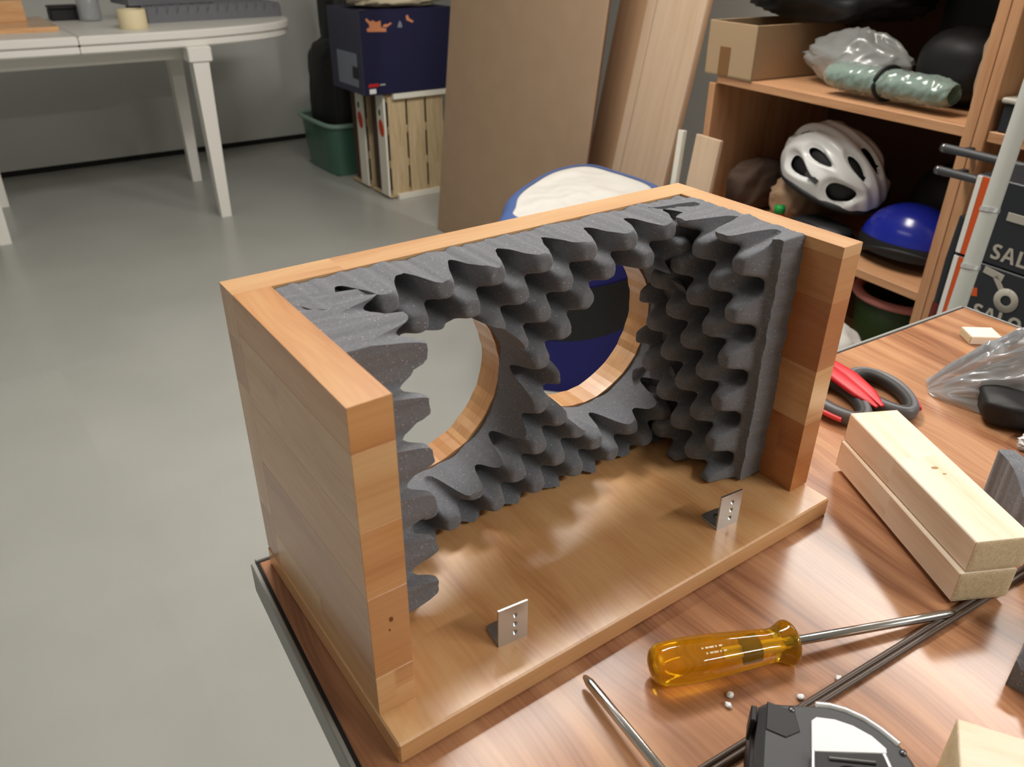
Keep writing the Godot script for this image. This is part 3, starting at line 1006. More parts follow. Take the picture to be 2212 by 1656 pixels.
# ---------------------------------------------------------------- white table by the wall
func _white_table() -> void:
	var th := 0.775
	var c := Vector3(0.43, 0, -3.51)
	var t := thing("round_end_table", "white extending table with rounded ends near the back wall", "table", c)
	var outline := func(rx: float, rz: float) -> PackedVector2Array:
		var out := PackedVector2Array()
		for i in 72:
			var a := TAU * i / 72.0
			out.append(Vector2(signf(cos(a)) * pow(absf(cos(a)), 0.72) * rx, signf(sin(a)) * pow(absf(sin(a)), 0.80) * rz))
		return out
	# two half tops that meet in a seam, each with a stepped rim
	for s in [-1.0, 1.0]:
		var clip := PackedVector2Array([Vector2(s * 0.0015, -2), Vector2(s * 3.0, -2), Vector2(s * 3.0, 2), Vector2(s * 0.0015, 2)])
		var half := holder("table_leaf", t)
		var top: PackedVector2Array = Geometry2D.intersect_polygons(outline.call(0.950, 0.400), clip)[0]
		var mid: PackedVector2Array = Geometry2D.intersect_polygons(outline.call(0.941, 0.391), clip)[0]
		part("leaf_top", prism_mesh(top, 0.034, 0.006), M.white_paint, half, Vector3(0, th, 0), turned(90, 0, 0))
		part("leaf_rim", prism_mesh(mid, 0.032, 0.006), M.white_paint, half, Vector3(0, th - 0.033, 0), turned(90, 0, 0))
	part("apron", box_mesh(Vector3(0.82, 0.06, 0.025), 0.002), M.white_paint, t, Vector3(0, th - 0.095, 0.22))
	part("apron", box_mesh(Vector3(0.82, 0.06, 0.025), 0.002), M.white_paint, t, Vector3(0, th - 0.095, -0.26))
	for q in [Vector2(0.437, 0.354), Vector2(0.500, -0.300), Vector2(-0.424, 0.217), Vector2(-0.367, -0.349)]:
		var st := begin()
		# tapered square leg with a block on top
		st.set_smooth_group(-1)
		var w0 := 0.022
		var w1 := 0.033
		var y1 := th - 0.10
		for k in 4:
			var a := PI / 4 + PI / 2 * k
			var b := a + PI / 2
			var r := sqrt(2.0)
			var o := Vector3(cos(a + PI / 4), 0, sin(a + PI / 4))
			face(st, [Vector3(cos(a) * w0 * r, 0, sin(a) * w0 * r), Vector3(cos(b) * w0 * r, 0, sin(b) * w0 * r), Vector3(cos(b) * w1 * r, y1, sin(b) * w1 * r), Vector3(cos(a) * w1 * r, y1, sin(a) * w1 * r)], o, 1)
		face(st, [Vector3(-w0, 0, -w0), Vector3(w0, 0, -w0), Vector3(w0, 0, w0), Vector3(-w0, 0, w0)], Vector3.DOWN)
		face(st, [Vector3(-w1, y1, -w1), Vector3(w1, y1, -w1), Vector3(w1, y1, w1), Vector3(-w1, y1, w1)], Vector3.UP)
		add_box(st, Vector3(0.095, 0.058, 0.082), 0.004, 0, Vector2.ZERO, Transform3D(Basis(), Vector3(0, th - 0.092, 0)))
		part("leg", done(st), M.white_paint, t, Vector3(q.x, 0, q.y))

	# things on it
	var roll := part("tape_roll", lathe_mesh([Vector2(0.030, 0.0), Vector2(0.052, 0.0), Vector2(0.054, 0.003), Vector2(0.054, 0.068), Vector2(0.052, 0.071), Vector2(0.030, 0.071), Vector2(0.030, 0.0)], 40), M.cream, self, Vector3(0.675, th, -3.30))
	tag(roll, "cream roll of masking tape on the white table", "tape roll")
	var fm := foam_sheet(-0.30, 0.30, -0.15, 0.15, 0.03, 0.062, Vector2.ZERO, Vector2(0.022, 0.021), [], 15)
	var fo := part("foam_sheet_spare", fm, M.foam, self, Vector3(1.06, th, -3.62), Basis(Vector3.UP, 0.06) * turned(-90, 0, 0))
	tag(fo, "grey egg-crate foam sheet lying on the white table", "foam sheet")
	var fo2 := part("foam_sheet_spare", foam_sheet(-0.19, 0.19, -0.12, 0.12, 0.03, 0.065, Vector2.ZERO, Vector2(0.022, 0.021), [], 16), M.foam, self, Vector3(0.90, th + 0.063, -3.68), Basis(Vector3.UP, 0.1) * turned(-90, 0, 0))
	tag(fo2, "smaller grey foam piece on top of the foam sheet on the white table", "foam sheet")
	var bb := thing("black_case", "small flat black case on the white table beside the glass jar", "case", Vector3(0.505, th, -3.80))
	part("case_body", box_mesh(Vector3(0.12, 0.045, 0.09), 0.004), M.black, bb, Vector3(0, 0.0225, 0))
	part("case_lid", box_mesh(Vector3(0.122, 0.012, 0.092), 0.003), M.rubber_dark, bb, Vector3(0, 0.052, 0))
	var jar := thing("glass_jar", "clear glass jar standing on the white table", "jar", Vector3(0.590, th, -3.70))
	part("jar_glass", lathe_mesh([Vector2(0.0, 0.002), Vector2(0.042, 0.002), Vector2(0.046, 0.008), Vector2(0.046, 0.10), Vector2(0.036, 0.115), Vector2(0.036, 0.125)], 32), M.clear_film, jar)
	part("jar_lid", lathe_mesh([Vector2(0.0, 0.138), Vector2(0.038, 0.138), Vector2(0.039, 0.124), Vector2(0.0, 0.124)], 32), M.dark_steel, jar)
	var wb := part("wood_board", box_mesh(Vector3(0.46, 0.018, 0.46), 0.001, 0), M.box_wood, self, Vector3(0.175, th + 0.009, -3.56))
	tag(wb, "orange-brown wooden board lying flat on the white table", "board")
	var wb2 := part("wood_board", box_mesh(Vector3(0.36, 0.08, 0.16), 0.001, 0), M.box_wood, self, Vector3(0.15, th + 0.058, -3.66))
	tag(wb2, "thick light wooden block on top of the wooden board", "board")


# ---------------------------------------------------------------- tub, crates, blue carton
func _back_corner() -> void:
	var tub := thing("storage_tub", "green see-through plastic tub on the floor beside the crates", "tub", Vector3(1.69, 0, -3.66))
	var body := func(u: float, v: float) -> Vector3:
		var a := -TAU * u
		var k := 0.88 + 0.12 * v
		return Vector3(signf(cos(a)) * pow(absf(cos(a)), 0.35) * 0.155 * k, v * 0.255 + 0.002, signf(sin(a)) * pow(absf(sin(a)), 0.35) * 0.225 * k)
	part("tub_wall", grid_mesh(64, 6, body), M.green_tub, tub)
	part("tub_floor", box_mesh(Vector3(0.26, 0.006, 0.38), 0.002), M.green_tub, tub, Vector3(0, 0.004, 0))
	var rim := []
	for i in 48:
		var a := TAU * i / 48.0
		rim.append(Vector3(signf(cos(a)) * pow(absf(cos(a)), 0.35) * 0.160, 0.258, signf(sin(a)) * pow(absf(sin(a)), 0.35) * 0.230))
	part("tub_rim", tube_mesh(rim, 0.012, 8, true), M.tub_lid, tub)
	var bag := thing("black_bag", "black fabric bag standing upright in the green tub", "bag", Vector3(1.72, 0.01, -3.68))
	part("bag_body", lump_mesh(Vector3(0.26, 0.62, 0.36), 0.55, 0.10, 0.9, 81, 48, 32), M.black, bag)
	part("bag_top", lump_mesh(Vector3(0.20, 0.50, 0.24), 0.6, 0.10, 0.9, 82, 48, 24), M.black, bag, Vector3(0.11, 0.50, -0.16))

	# two fruit crates on end
	fruit_crate("fruit crate with printed tomatoes standing on end, nearer the green tub", Vector3(1.60, 0, -3.175), 0)
	fruit_crate("fruit crate with printed tomatoes standing on end, slatted bottom showing", Vector3(1.60, 0, -2.955), 1)

	var box := thing("blue_carton", "dark blue printed cardboard carton on top of the fruit crates", "carton", Vector3(1.50, 0.487, -2.93))
	part("carton_body", box_mesh(Vector3(0.46, 0.345, 0.34), 0.003), M.blue_card, box, Vector3(0.23, 0.1725, -0.17))
	part("side_panel", box_mesh(Vector3(0.003, 0.340, 0.330), 0.0005), M.blue_side, box, Vector3(-0.001, 0.1725, -0.17))
	part("side_sticker", box_mesh(Vector3(0.002, 0.14, 0.20), 0.0005), M.pale_sticker, box, Vector3(-0.003, 0.10, -0.16))
	part("sticker_patch", box_mesh(Vector3(0.002, 0.05, 0.05), 0.0005), M.dark_card, box, Vector3(-0.0045, 0.09, -0.08))
	# print on the front: pinkish orange picture, a bird-like figure, red flash, white tag
	var p1 := PackedVector2Array([Vector2(0.030, 0.262), Vector2(0.120, 0.258), Vector2(0.120, 0.272), Vector2(0.096, 0.276), Vector2(0.096, 0.304), Vector2(0.074, 0.298), Vector2(0.060, 0.306), Vector2(0.046, 0.302), Vector2(0.030, 0.316), Vector2(0.024, 0.308), Vector2(0.040, 0.292), Vector2(0.042, 0.280), Vector2(0.028, 0.274)])
	part("front_print", prism_mesh(p1, 0.001), M.orange_print, box, Vector3(0, 0, 0))
	var p2 := PackedVector2Array([Vector2(0.102, 0.278), Vector2(0.124, 0.276), Vector2(0.150, 0.290), Vector2(0.144, 0.294), Vector2(0.130, 0.288), Vector2(0.112, 0.288)])
	part("front_print", prism_mesh(p2, 0.001), M.orange_print, box, Vector3(0, 0, 0))
	part("front_print", prism_mesh(PackedVector2Array([Vector2(0.176, 0.272), Vector2(0.200, 0.272), Vector2(0.196, 0.290), Vector2(0.188, 0.300), Vector2(0.182, 0.290)]), 0.001), M.pale_sticker, box, Vector3(0, 0, 0))
	part("front_print", prism_mesh(PackedVector2Array([Vector2(0.222, 0.300), Vector2(0.250, 0.288), Vector2(0.258, 0.294), Vector2(0.236, 0.306), Vector2(0.230, 0.320), Vector2(0.220, 0.318)]), 0.001), M.orange_print, box, Vector3(0, 0, 0))
	part("red_flash", prism_mesh(PackedVector2Array([Vector2(0.014, 0.036), Vector2(0.066, 0.036), Vector2(0.066, 0.050), Vector2(0.020, 0.050)]), 0.001), M.red_print, box, Vector3(0, 0, 0))
	part("small_print", box_mesh(Vector3(0.026, 0.006, 0.001), 0.0002), M.print_grey, box, Vector3(0.086, 0.043, 0.0005))
	part("white_tag", box_mesh(Vector3(0.032, 0.020, 0.001), 0.0002), M.label_white, box, Vector3(0.036, 0.018, 0.0005))
	var paper := part("crumpled_paper", lump_mesh(Vector3(0.40, 0.10, 0.28), 0.7, 0.25, 1.6, 83, 48, 24), M.paper, self, Vector3(1.75, 0.833, -3.10))
	tag(paper, "crumpled cream packing paper on top of the dark blue carton", "paper")


func fruit_crate(label: String, at: Vector3, kind: int) -> void:
	# stands on its short end: height 0.48, its end boards face -x, its slatted bottom faces +z
	var t := thing("fruit_crate", label, "crate", at, 0.0, "fruit crates on end")
	var h := 0.485
	var d := 0.19
	var w := 0.30
	# printed corner boards on the left side, with a gap between
	for z in [-0.040]:
		part("corner_board", box_mesh(Vector3(0.010, h - 0.02, 0.075), 0.001, 1, Vector2(z, 0.1)), M.crate_white, t, Vector3(0.0, h / 2 + 0.005, z))
		part("tomato_print", prism_mesh(arc(0, 0, 0.024, 0.040, 0, 350, 20), 0.001), M.tomato, t, Vector3(-0.005, h * 0.68, z + 0.004), turned(0, -90, 14))
		part("leaf_print", prism_mesh(arc(0, 0, 0.012, 0.016, 0, 350, 12), 0.001), M.leaf_print, t, Vector3(-0.005, h * 0.82, z - 0.006), turned(0, -90, -20))
	# dark panel: the shade inside the crate, painted as brown
	part("inner_shade", box_mesh(Vector3(0.006, h - 0.04, d - 0.03), 0.001, 1), M.brown_cloth, t, Vector3(0.020, h / 2, -d / 2))
	# bottom slats facing the viewer, with dark gaps
	for k in 3:
		part("slat", box_mesh(Vector3(0.090, h - 0.03, 0.006), 0.001, 1, Vector2(0.3 * k, 0.2)), M.crate, t, Vector3(0.060 + 0.100 * k, h / 2, 0.0))
	for y in [0.022, h * 0.34, h * 0.66, h - 0.022]:
		part("cross_slat", box_mesh(Vector3(w, 0.036, 0.006), 0.001, 0, Vector2(y, 0.4)), M.crate, t, Vector3(w / 2 + 0.012, y, -0.007))
	# white corner blocks at the top and the bottom
	for y in [0.012, h - 0.012]:
		part("corner_block", box_mesh(Vector3(w - 0.02, 0.024, 0.022), 0.001, 0), M.crate_white, t, Vector3(w / 2 + 0.026, y, 0.013))
		part("end_board", box_mesh(Vector3(w, 0.010, d), 0.001, 0), M.crate, t, Vector3(w / 2, y, -d / 2))
	part("far_side", box_mesh(Vector3(0.010, h - 0.02, d), 0.001, 1), M.crate, t, Vector3(w, h / 2, -d / 2))


# ---------------------------------------------------------------- leaning sheets
func leaning(called: String, label: String, x0: float, lean: float, z0: float, z1: float, length: float, thick: float, m: Material, edge: Material) -> void:
	var t := thing(called, label, "board", Vector3(x0, 0.001, (z0 + z1) / 2))
	var a := atan(lean)
	t.basis = Basis(Vector3(0, 0, 1), -a)
	part("sheet_face", box_mesh(Vector3(thick * 0.5, length, z1 - z0), 0.0006, 1, Vector2(z0, z1)), m, t, Vector3(thick * 0.25, length / 2 + thick * lean, 0))
	part("sheet_core", box_mesh(Vector3(thick * 0.5, length, z1 - z0 - 0.0005), 0.0006, 1, Vector2(z1, z0)), edge, t, Vector3(thick * 0.75, length / 2 + thick * lean, 0))


func _leaning_boards() -> void:
	leaning("fibreboard_sheet", "tall plain brown fibreboard sheet leaning beside the crates", 1.564, 0.11, -2.455, -1.556, 1.95, 0.016, M.mdf, M.mdf_edge)
	leaning("plank", "light wooden plank leaning just behind the brown fibreboard sheet", 1.705, 0.2, -1.745, -1.600, 1.9, 0.024, M.board_shaded, M.board_shaded)
	leaning("plank", "narrow light wooden strip leaning between the two wide planks", 1.690, 0.2, -1.598, -1.560, 1.9, 0.022, M.board, M.board_shaded)
	leaning("plank", "wide light wooden plank leaning nearest the shelf", 1.690, 0.2, -1.556, -1.350, 1.9, 0.024, M.board, M.shelf)


# ---------------------------------------------------------------- blue bin with white cover
func _storage_bin() -> void:
	var t := thing("fabric_bin", "blue fabric bin with white cover on the floor behind the wooden box", "bin", Vector3(1.30, 0, -1.20))
	# rounded footprint, relative to the middle
	var foot := [Vector2(-0.31, 0.043), Vector2(-0.25, -0.032), Vector2(-0.166, -0.127), Vector2(-0.043, -0.213), Vector2(0.131, -0.300), Vector2(0.270, -0.298), Vector2(0.297, -0.189), Vector2(0.285, 0.038), Vector2(0.150, 0.140), Vector2(0.0, 0.250), Vector2(-0.180, 0.250), Vector2(-0.290, 0.150)]
	var ring := func(u: float, k: float) -> Vector3:
		var q := fposmod(1.0 - u, 1.0) * foot.size()
		var i := int(q) % foot.size()
		var n2 := foot.size()
		var p: Vector2 = foot[i].cubic_interpolate(foot[(i + 1) % n2], foot[(i + n2 - 1) % n2], foot[(i + 2) % n2], q - floorf(q))
		return Vector3(p.x * k, 0, p.y * k)
	var side := func(u: float, v: float) -> Vector3:
		var k := 0.80 + 0.20 * sin(v * PI * 0.5)
		return ring.call(u, k) + Vector3(0, 0.455 * v + 0.002, 0)
	part("bin_side", grid_mesh(72, 12, side), M.blue_cloth, t)
	var shoulder := func(u: float, v: float) -> Vector3:
		var k := 1.0 - 0.19 * v * v
		return ring.call(u, k) + Vector3(0, 0.455 + 0.045 * sin(v * PI * 0.5), 0)
	part("bin_trim", grid_mesh(72, 8, shoulder), M.blue_trim, t)
	var n := FastNoiseLite.new()
	n.seed = 91
	n.frequency = 2.2
	n.fractal_octaves = 3
	var cover := func(u: float, v: float) -> Vector3:
		var p: Vector3 = ring.call(u, 0.82 * v)
		return p + Vector3(0, 0.497 + 0.016 * (1.0 - v) + 0.022 * n.get_noise_2d(p.x * 2.0, p.z * 2.0) * (1.0 - pow(v, 6.0)), 0)
	part("white_cover", grid_mesh(72, 24, cover), M.white_cloth, t)
	# black band sewn round the near sides
	var band := func(u: float, v: float) -> Vector3:
		var h := 0.20 + 0.155 * v
		var k := 0.80 + 0.20 * sin(h / 0.455 * PI * 0.5) + 0.012
		return ring.call(0.02 + u * 0.40, k) + Vector3(0, h, 0)
	part("black_band", grid_mesh(40, 6, band), M.black, t)
	part("base_trim", tube_mesh(range(48).map(func(i): return ring.call(i / 48.0, 0.80) + Vector3(0, 0.012, 0)), 0.010, 8, true), M.crate_white, t)


# ---------------------------------------------------------------- shelf
func sp(lx: float, y: float, lz: float) -> Vector3:
	return Vector3(1.6, y, -1.06) + Basis(Vector3.UP, SHELF_TURN) * Vector3(lx, 0, lz)


func _shelf_unit() -> void:
	var t := thing("shelf_unit", "tall wooden shelf unit along the right wall holding helmets and boxes", "shelf", Vector3(1.6, 0, -1.06), SHELF_TURN)
	var h := 1.62
	var d := 0.46
	for z in [0.016, 0.741, 0.765, 1.490]:
		var hz := 0.792 if z < 0.1 else h
		part("upright", box_mesh(Vector3(d, hz, 0.0228), 0.0012, 1, Vector2(z, 0.1)), M.shelf, t, Vector3(d / 2, hz / 2, z))
	part("corner_post", box_mesh(Vector3(0.04, h - 0.812, 0.04), 0.0012, 1), M.shelf, t, Vector3(d - 0.022, 0.812 + (h - 0.812) / 2, 0.024))
	for y in [0.10, 0.453, 0.803, 1.18, 1.60]:
		part("shelf_board", box_mesh(Vector3(d - 0.004, 0.020, 0.700), 0.0012, 2, Vector2(y, 0.3)), M.shelf, t, Vector3(d / 2 + 0.002, y, 0.3785))
		part("shelf_board", box_mesh(Vector3(d - 0.004, 0.020, 0.700), 0.0012, 2, Vector2(y, 0.6)), M.shelf, t, Vector3(d / 2 + 0.002, y, 1.1275))
	part("back_board", box_mesh(Vector3(0.006, h, 1.50), 0.0005, 1), M.mdf_edge, t, Vector3(d + 0.003, h / 2, 0.753))


func _shelf_things() -> void:
	var turn := SHELF_TURN
	var y1 := 0.813  # top of the shelf at eye height
	var y2 := 0.463

	# cardboard box with flaps and a strip of parcel tape
	var card := thing("cardboard_box", "open cardboard box with a strip of parcel tape on the upper shelf", "box", sp(0.0, y1, -0.02), turn)
	var cw := 0.30
	var cl := 0.172
	var ch := 0.128
	part("front_wall", box_mesh(Vector3(0.004, ch, cl), 0.001), M.card, card, Vector3(0.002, ch / 2, cl / 2))
	part("back_wall", box_mesh(Vector3(0.004, ch, cl), 0.001), M.card, card, Vector3(cw, ch / 2, cl / 2))
	part("side_wall", box_mesh(Vector3(cw, ch, 0.004), 0.001), M.card, card, Vector3(cw / 2, ch / 2, 0.002))
	part("side_wall", box_mesh(Vector3(cw, ch, 0.004), 0.001), M.card, card, Vector3(cw / 2, ch / 2, cl - 0.002))
	part("floor_panel", box_mesh(Vector3(cw, 0.004, cl), 0.001), M.card_in, card, Vector3(cw / 2, 0.003, cl / 2))
	part("parcel_tape", box_mesh(Vector3(0.001, 0.068, 0.038), 0.0002), M.parcel_tape, card, Vector3(-0.0008, 0.036, 0.070))
	var bb := part("black_plastic_bag", lump_mesh(Vector3(0.26, 0.150, 0.46), 0.8, 0.20, 1.0, 101, 64, 32), M.rubber_dark, self, sp(0.245, 0.946, 0.16), Basis(Vector3.UP, turn))
	tag(bb, "black plastic bag lying over the open cardboard box", "bag")
	var sheet := part("plastic_sheet", lump_mesh(Vector3(0.10, 0.122, 0.27), 1.3, 0.30, 0.8, 102, 64, 32), M.milky_film, self, sp(0.145, y1 + 0.002, 0.335), Basis(Vector3.UP, turn) * turned(0, 0, 0))
	tag(sheet, "crumpled milky plastic bag on the upper shelf beside the cardboard box", "bag")
	# roll of green bubble wrap held by a black strap
	var roll := thing("bubble_wrap_roll", "roll of greenish bubble wrap with a black strap on the shelf edge", "roll", sp(0.055, y1 + 0.0425, 0.50), turn)
	var nz := FastNoiseLite.new()
	nz.seed = 12
	nz.frequency = 14.0
	var wrap := func(u: float, v: float) -> Vector3:
		var a := -TAU * u
		var e := 1.0 - pow(absf(v - 0.5) * 2.0, 8.0) * 0.35
		var r := 0.030 * e * (1.0 + 0.20 * nz.get_noise_3d(cos(a) * 0.12, sin(a) * 0.12, v * 1.6))
		return Vector3(cos(a) * r * 1.15, sin(a) * r, (v - 0.5) * 0.315)
	part("wrap_layer", grid_mesh(40, 60, wrap), M.green_film, roll)
	var core := func(u: float, v: float) -> Vector3:
		var a := -TAU * u
		return Vector3(cos(a) * 0.022, sin(a) * 0.020, (v - 0.5) * 0.30)
	part("wrap_core", grid_mesh(24, 4, core), M.tub_lid, roll)
	part("strap", tube_mesh(range(32).map(func(i): return Vector3(cos(TAU * i / 32.0) * 0.037, sin(TAU * i / 32.0) * 0.034, 0.008 * cos(TAU * i / 32.0))), 0.0045, 8, true), M.black, roll)
	var ball := part("black_pouch", lump_mesh(Vector3(0.19, 0.155, 0.18), 0.75, 0.06, 0.9, 103, 48, 24, false), M.black, self, sp(0.20, y1 + 0.002, 0.580), Basis(Vector3.UP, turn))
	tag(ball, "round black cloth pouch on the upper shelf behind the bubble wrap", "pouch")
	var rag := part("beige_cloth", lump_mesh(Vector3(0.10, 0.20, 0.05), 0.7, 0.2, 1.4, 104, 32, 16), M.beige_cloth, self, sp(0.12, y1, 0.700), Basis(Vector3.UP, turn))
	tag(rag, "folded beige cloth against the shelf upright beside the black pouch", "cloth")
	var back_bag := part("dark_clothes_bag", lump_mesh(Vector3(0.12, 0.33, 0.30), 0.5, 0.10, 0.9, 105, 48, 24), M.black, self, sp(0.385, y1, 0.545), Basis(Vector3.UP, turn))
	tag(back_bag, "large dark bag at the back of the upper shelf", "bag")

	# helmets and dark things on the shelf below
	var b := Basis(Vector3.UP, turn)
	helmet("white bicycle helmet with black vents on the middle shelf", sp(0.135, 0.612, 0.345), b * turned(16, 0, 24), 1.0, M.helmet_white, M.black, true)
	helmet("glossy blue helmet at the front of the middle shelf", sp(0.13, 0.504, 0.598), b * turned(0, 8, 0), 0.78, M.helmet_blue, M.black, false)
	var bh := thing("black_helmet", "black helmet with a round white stud behind the blue helmet", "helmet", sp(0.34, y2, 0.575), turn)
	part("shell", lump_mesh(Vector3(0.22, 0.20, 0.24), 0.85, 0.02, 0.6, 106, 48, 24, false), M.black, bh)
	part("stud", lathe_mesh([Vector2(0.0, 0.0), Vector2(0.012, 0.0), Vector2(0.0115, 0.004), Vector2(0.0, 0.0055)], 24), M.white_paint, bh, Vector3(-0.102, 0.128, -0.01), turned(0, 0, 76))
	var gog := thing("goggles", "dark goggles with a grey lens under the white helmet", "goggles", sp(0.075, y2, 0.390), turn)
	part("frame", lump_mesh(Vector3(0.09, 0.055, 0.17), 0.7, 0.04, 1.0, 107, 40, 20, false), M.rubber_dark, gog)
	part("lens", lump_mesh(Vector3(0.02, 0.030, 0.10), 0.7, 0.02, 1.0, 108, 32, 16, false), M.dark_steel, gog, Vector3(-0.042, 0.020, -0.015))
	var cap := thing("small_bottle", "small bottle with a green cap on the middle shelf", "bottle", sp(0.045, y2, 0.275), turn)
	part("bottle_body", lathe_mesh([Vector2(0.0, 0.0), Vector2(0.016, 0.0), Vector2(0.017, 0.004), Vector2(0.017, 0.036), Vector2(0.010, 0.046), Vector2(0.0, 0.046)], 24), M.orange, cap)
	part("bottle_cap", lathe_mesh([Vector2(0.0, 0.044), Vector2(0.014, 0.044), Vector2(0.014, 0.062), Vector2(0.0, 0.064)], 24), M.green, cap)
	var bag2 := part("brown_bag", lump_mesh(Vector3(0.18, 0.125, 0.10), 0.7, 0.16, 1.2, 109, 40, 20), M.brown_cloth, self, sp(0.14, y2, 0.100), Basis(Vector3.UP, turn))
	tag(bag2, "dark brown cloth bag at the far end of the middle shelf", "bag")
	var bag3 := part("brown_bag", lump_mesh(Vector3(0.20, 0.11, 0.11), 0.7, 0.18, 1.2, 110, 40, 20), M.beige_cloth, self, sp(0.19, y2, 0.232), Basis(Vector3.UP, turn))
	tag(bag3, "dim beige cloth bag behind the white helmet on the middle shelf", "bag")

	# thin pieces leaning at the far end of the shelf
	var o1 := part("board_offcut", box_mesh(Vector3(0.012, 0.60, 0.092), 0.001, 1), M.board, self, sp(-0.085, 0.372, 0.085), Basis(Vector3.UP, turn) * turned(0, 0, -7))
	tag(o1, "short pale board leaning against the far end of the shelf", "board")
	var o2 := part("wood_stick", box_mesh(Vector3(0.014, 0.60, 0.020), 0.001, 1), M.crate_white, self, sp(-0.090, 0.372, 0.004), Basis(Vector3.UP, turn) * turned(-4, 0, -7))
	tag(o2, "thin white wooden strip leaning beside the short pale board", "stick")

	# lowest visible compartment
	var bucket := thing("green_bucket", "dark green bucket with a pink cloth over its rim, low on the shelf", "bucket", sp(0.16, 0.111, 0.606), turn)
	part("bucket_body", lathe_mesh([Vector2(0.0, 0.0), Vector2(0.085, 0.0), Vector2(0.112, 0.265), Vector2(0.106, 0.270), Vector2(0.080, 0.01), Vector2(0.0, 0.01)], 40), M.dark_green, bucket)
	part("pink_cloth", tube_mesh(range(24).map(func(i): return Vector3(cos(PI * 0.6 + PI * 0.8 * i / 23.0) * 0.112, 0.272, sin(PI * 0.6 + PI * 0.8 * i / 23.0) * 0.112)), 0.013, 10, false, 0.7), M.pink, bucket)
	var wbag := thing("white_bag", "white plastic bag with a dark patch on the floor by the shelf", "bag", sp(-0.13, 0.0, 0.60), turn)
	part("bag_film", lump_mesh(Vector3(0.20, 0.36, 0.24), 0.65, 0.12, 1.2, 111, 48, 24), M.white_cloth, wbag)
	part("dark_patch", lump_mesh(Vector3(0.02, 0.05, 0.04), 0.8, 0.1, 1.2, 112, 20, 10), M.dark_card, wbag, Vector3(-0.088, 0.27, 0.055))

	# second bay: tray, dark box, block, ball
	var tray := thing("grey_box", "dark grey plastic box with a pale lid, right end of the upper shelf", "box", sp(0.01, y1, 0.782), turn)
	part("box_body", box_mesh(Vector3(0.28, 0.052, 0.20), 0.003), M.dark_card, tray, Vector3(0.14, 0.026, 0.105))
	part("box_lid", box_mesh(Vector3(0.30, 0.010, 0.21), 0.003), M.print_grey, tray, Vector3(0.142, 0.058, 0.107))
	var ball2 := part("green_ball", lathe_mesh(range(13).map(func(i): return Vector2(sin(PI * i / 12.0) * 0.032, 0.032 - cos(PI * i / 12.0) * 0.032)), 24), M.green, self, sp(0.10, y1 + 0.0635, 0.870))
	tag(ball2, "green ball resting on the pale lid at the right end of the shelf", "ball")
	var pale := part("pale_block", box_mesh(Vector3(0.06, 0.10, 0.12), 0.002, 2), M.cream, self, sp(0.40, y1 + 0.052, 0.865), Basis(Vector3.UP, turn))
	tag(pale, "pale yellow block at the back of the right shelf bay", "block")

	# two dark ski tails jutting past the upright
	for k in 2:
		var y := 0.783 - 0.042 * k
		var pole := thing("dark_pole", "dark grey pole end across the shelf upright, %s of the two" % ["upper", "lower"][k], "pole", sp(-0.070, y, 0.747), turn, "pole ends at the shelf")
		part("pole_end", tube_mesh([Vector3(0, 0, 0), Vector3(0.002, 0, 0.06), Vector3(0.004, -0.002, 0.30)], [0.0085, 0.008, 0.006], 12), M.rubber, pole)
		part("pole_cap", lathe_mesh([Vector2(0.0, 0.0), Vector2(0.008, 0.001), Vector2(0.009, 0.010), Vector2(0.0, 0.012)], 16), M.dark_steel, pole, Vector3(0, 0, -0.008), turned(90, 0, 0))
		part("bracket_arm", box_mesh(Vector3(0.07, 0.006, 0.012), 0.001), M.dark_card, pole, Vector3(0.034, -0.006, 0.012))

	# black boot cartons with big pale lettering, in front of the second bay
	var carton := thing("boot_carton", "black shoe carton with pale capital letters, upper of two", "carton", sp(-0.20, 0.646, 0.898), turn)
	part("carton_body", box_mesh(Vector3(0.13, 0.140, 0.34), 0.002), M.dark_card, carton, Vector3(0.066, 0.070, 0.17))
	part("pale_band", box_mesh(Vector3(0.0015, 0.014, 0.26), 0.0003), M.print_grey, carton, Vector3(0.0004, 0.086, 0.20))
	part("orange_stripe", box_mesh(Vector3(0.0015, 0.136, 0.018), 0.0003), M.orange, carton, Vector3(0.0004, 0.070, 0.020))
	part("white_edge", box_mesh(Vector3(0.0018, 0.136, 0.009), 0.0003), M.white_paint, carton, Vector3(0.0004, 0.070, 0.006))
	part("lettering", word_mesh("SALOMON", 0.026), M.print_grey, carton, Vector3(0.0004, 0.0235, 0.062), turned(0, -90, 0))
	var carton2 := thing("boot_carton", "black shoe carton with pale letters and a ring drawing, lower of two", "carton", sp(-0.20, 0.502, 0.898), turn)
	part("carton_body", box_mesh(Vector3(0.13, 0.142, 0.34), 0.002), M.dark_card, carton2, Vector3(0.066, 0.071, 0.17))
	part("white_edge", box_mesh(Vector3(0.0018, 0.138, 0.009), 0.0003), M.white_paint, carton2, Vector3(0.0004, 0.071, 0.006))
	part("orange_stripe", box_mesh(Vector3(0.0015, 0.138, 0.018), 0.0003), M.orange, carton2, Vector3(0.0004, 0.071, 0.020))
	part("lettering", word_mesh("SALOMON", 0.026), M.print_grey, carton2, Vector3(0.0004, 0.058, 0.062), turned(0, -90, 0))
	part("ring_print", lathe_mesh([Vector2(0.009, 0.0), Vector2(0.021, 0.0), Vector2(0.021, 0.0008), Vector2(0.009, 0.0008)], 28), M.print_grey, carton2, Vector3(0.0004, 0.094, 0.112), turned(0, 0, 90))
	part("bar_print", box_mesh(Vector3(0.001, 0.012, 0.036), 0.0002), M.print_grey, carton2, Vector3(0.0004, 0.131, 0.078), turned(8, 0, 0))
	part("bar_print", box_mesh(Vector3(0.001, 0.009, 0.030), 0.0002), M.print_grey, carton2, Vector3(0.0004, 0.117, 0.092), turned(48, 0, 0))
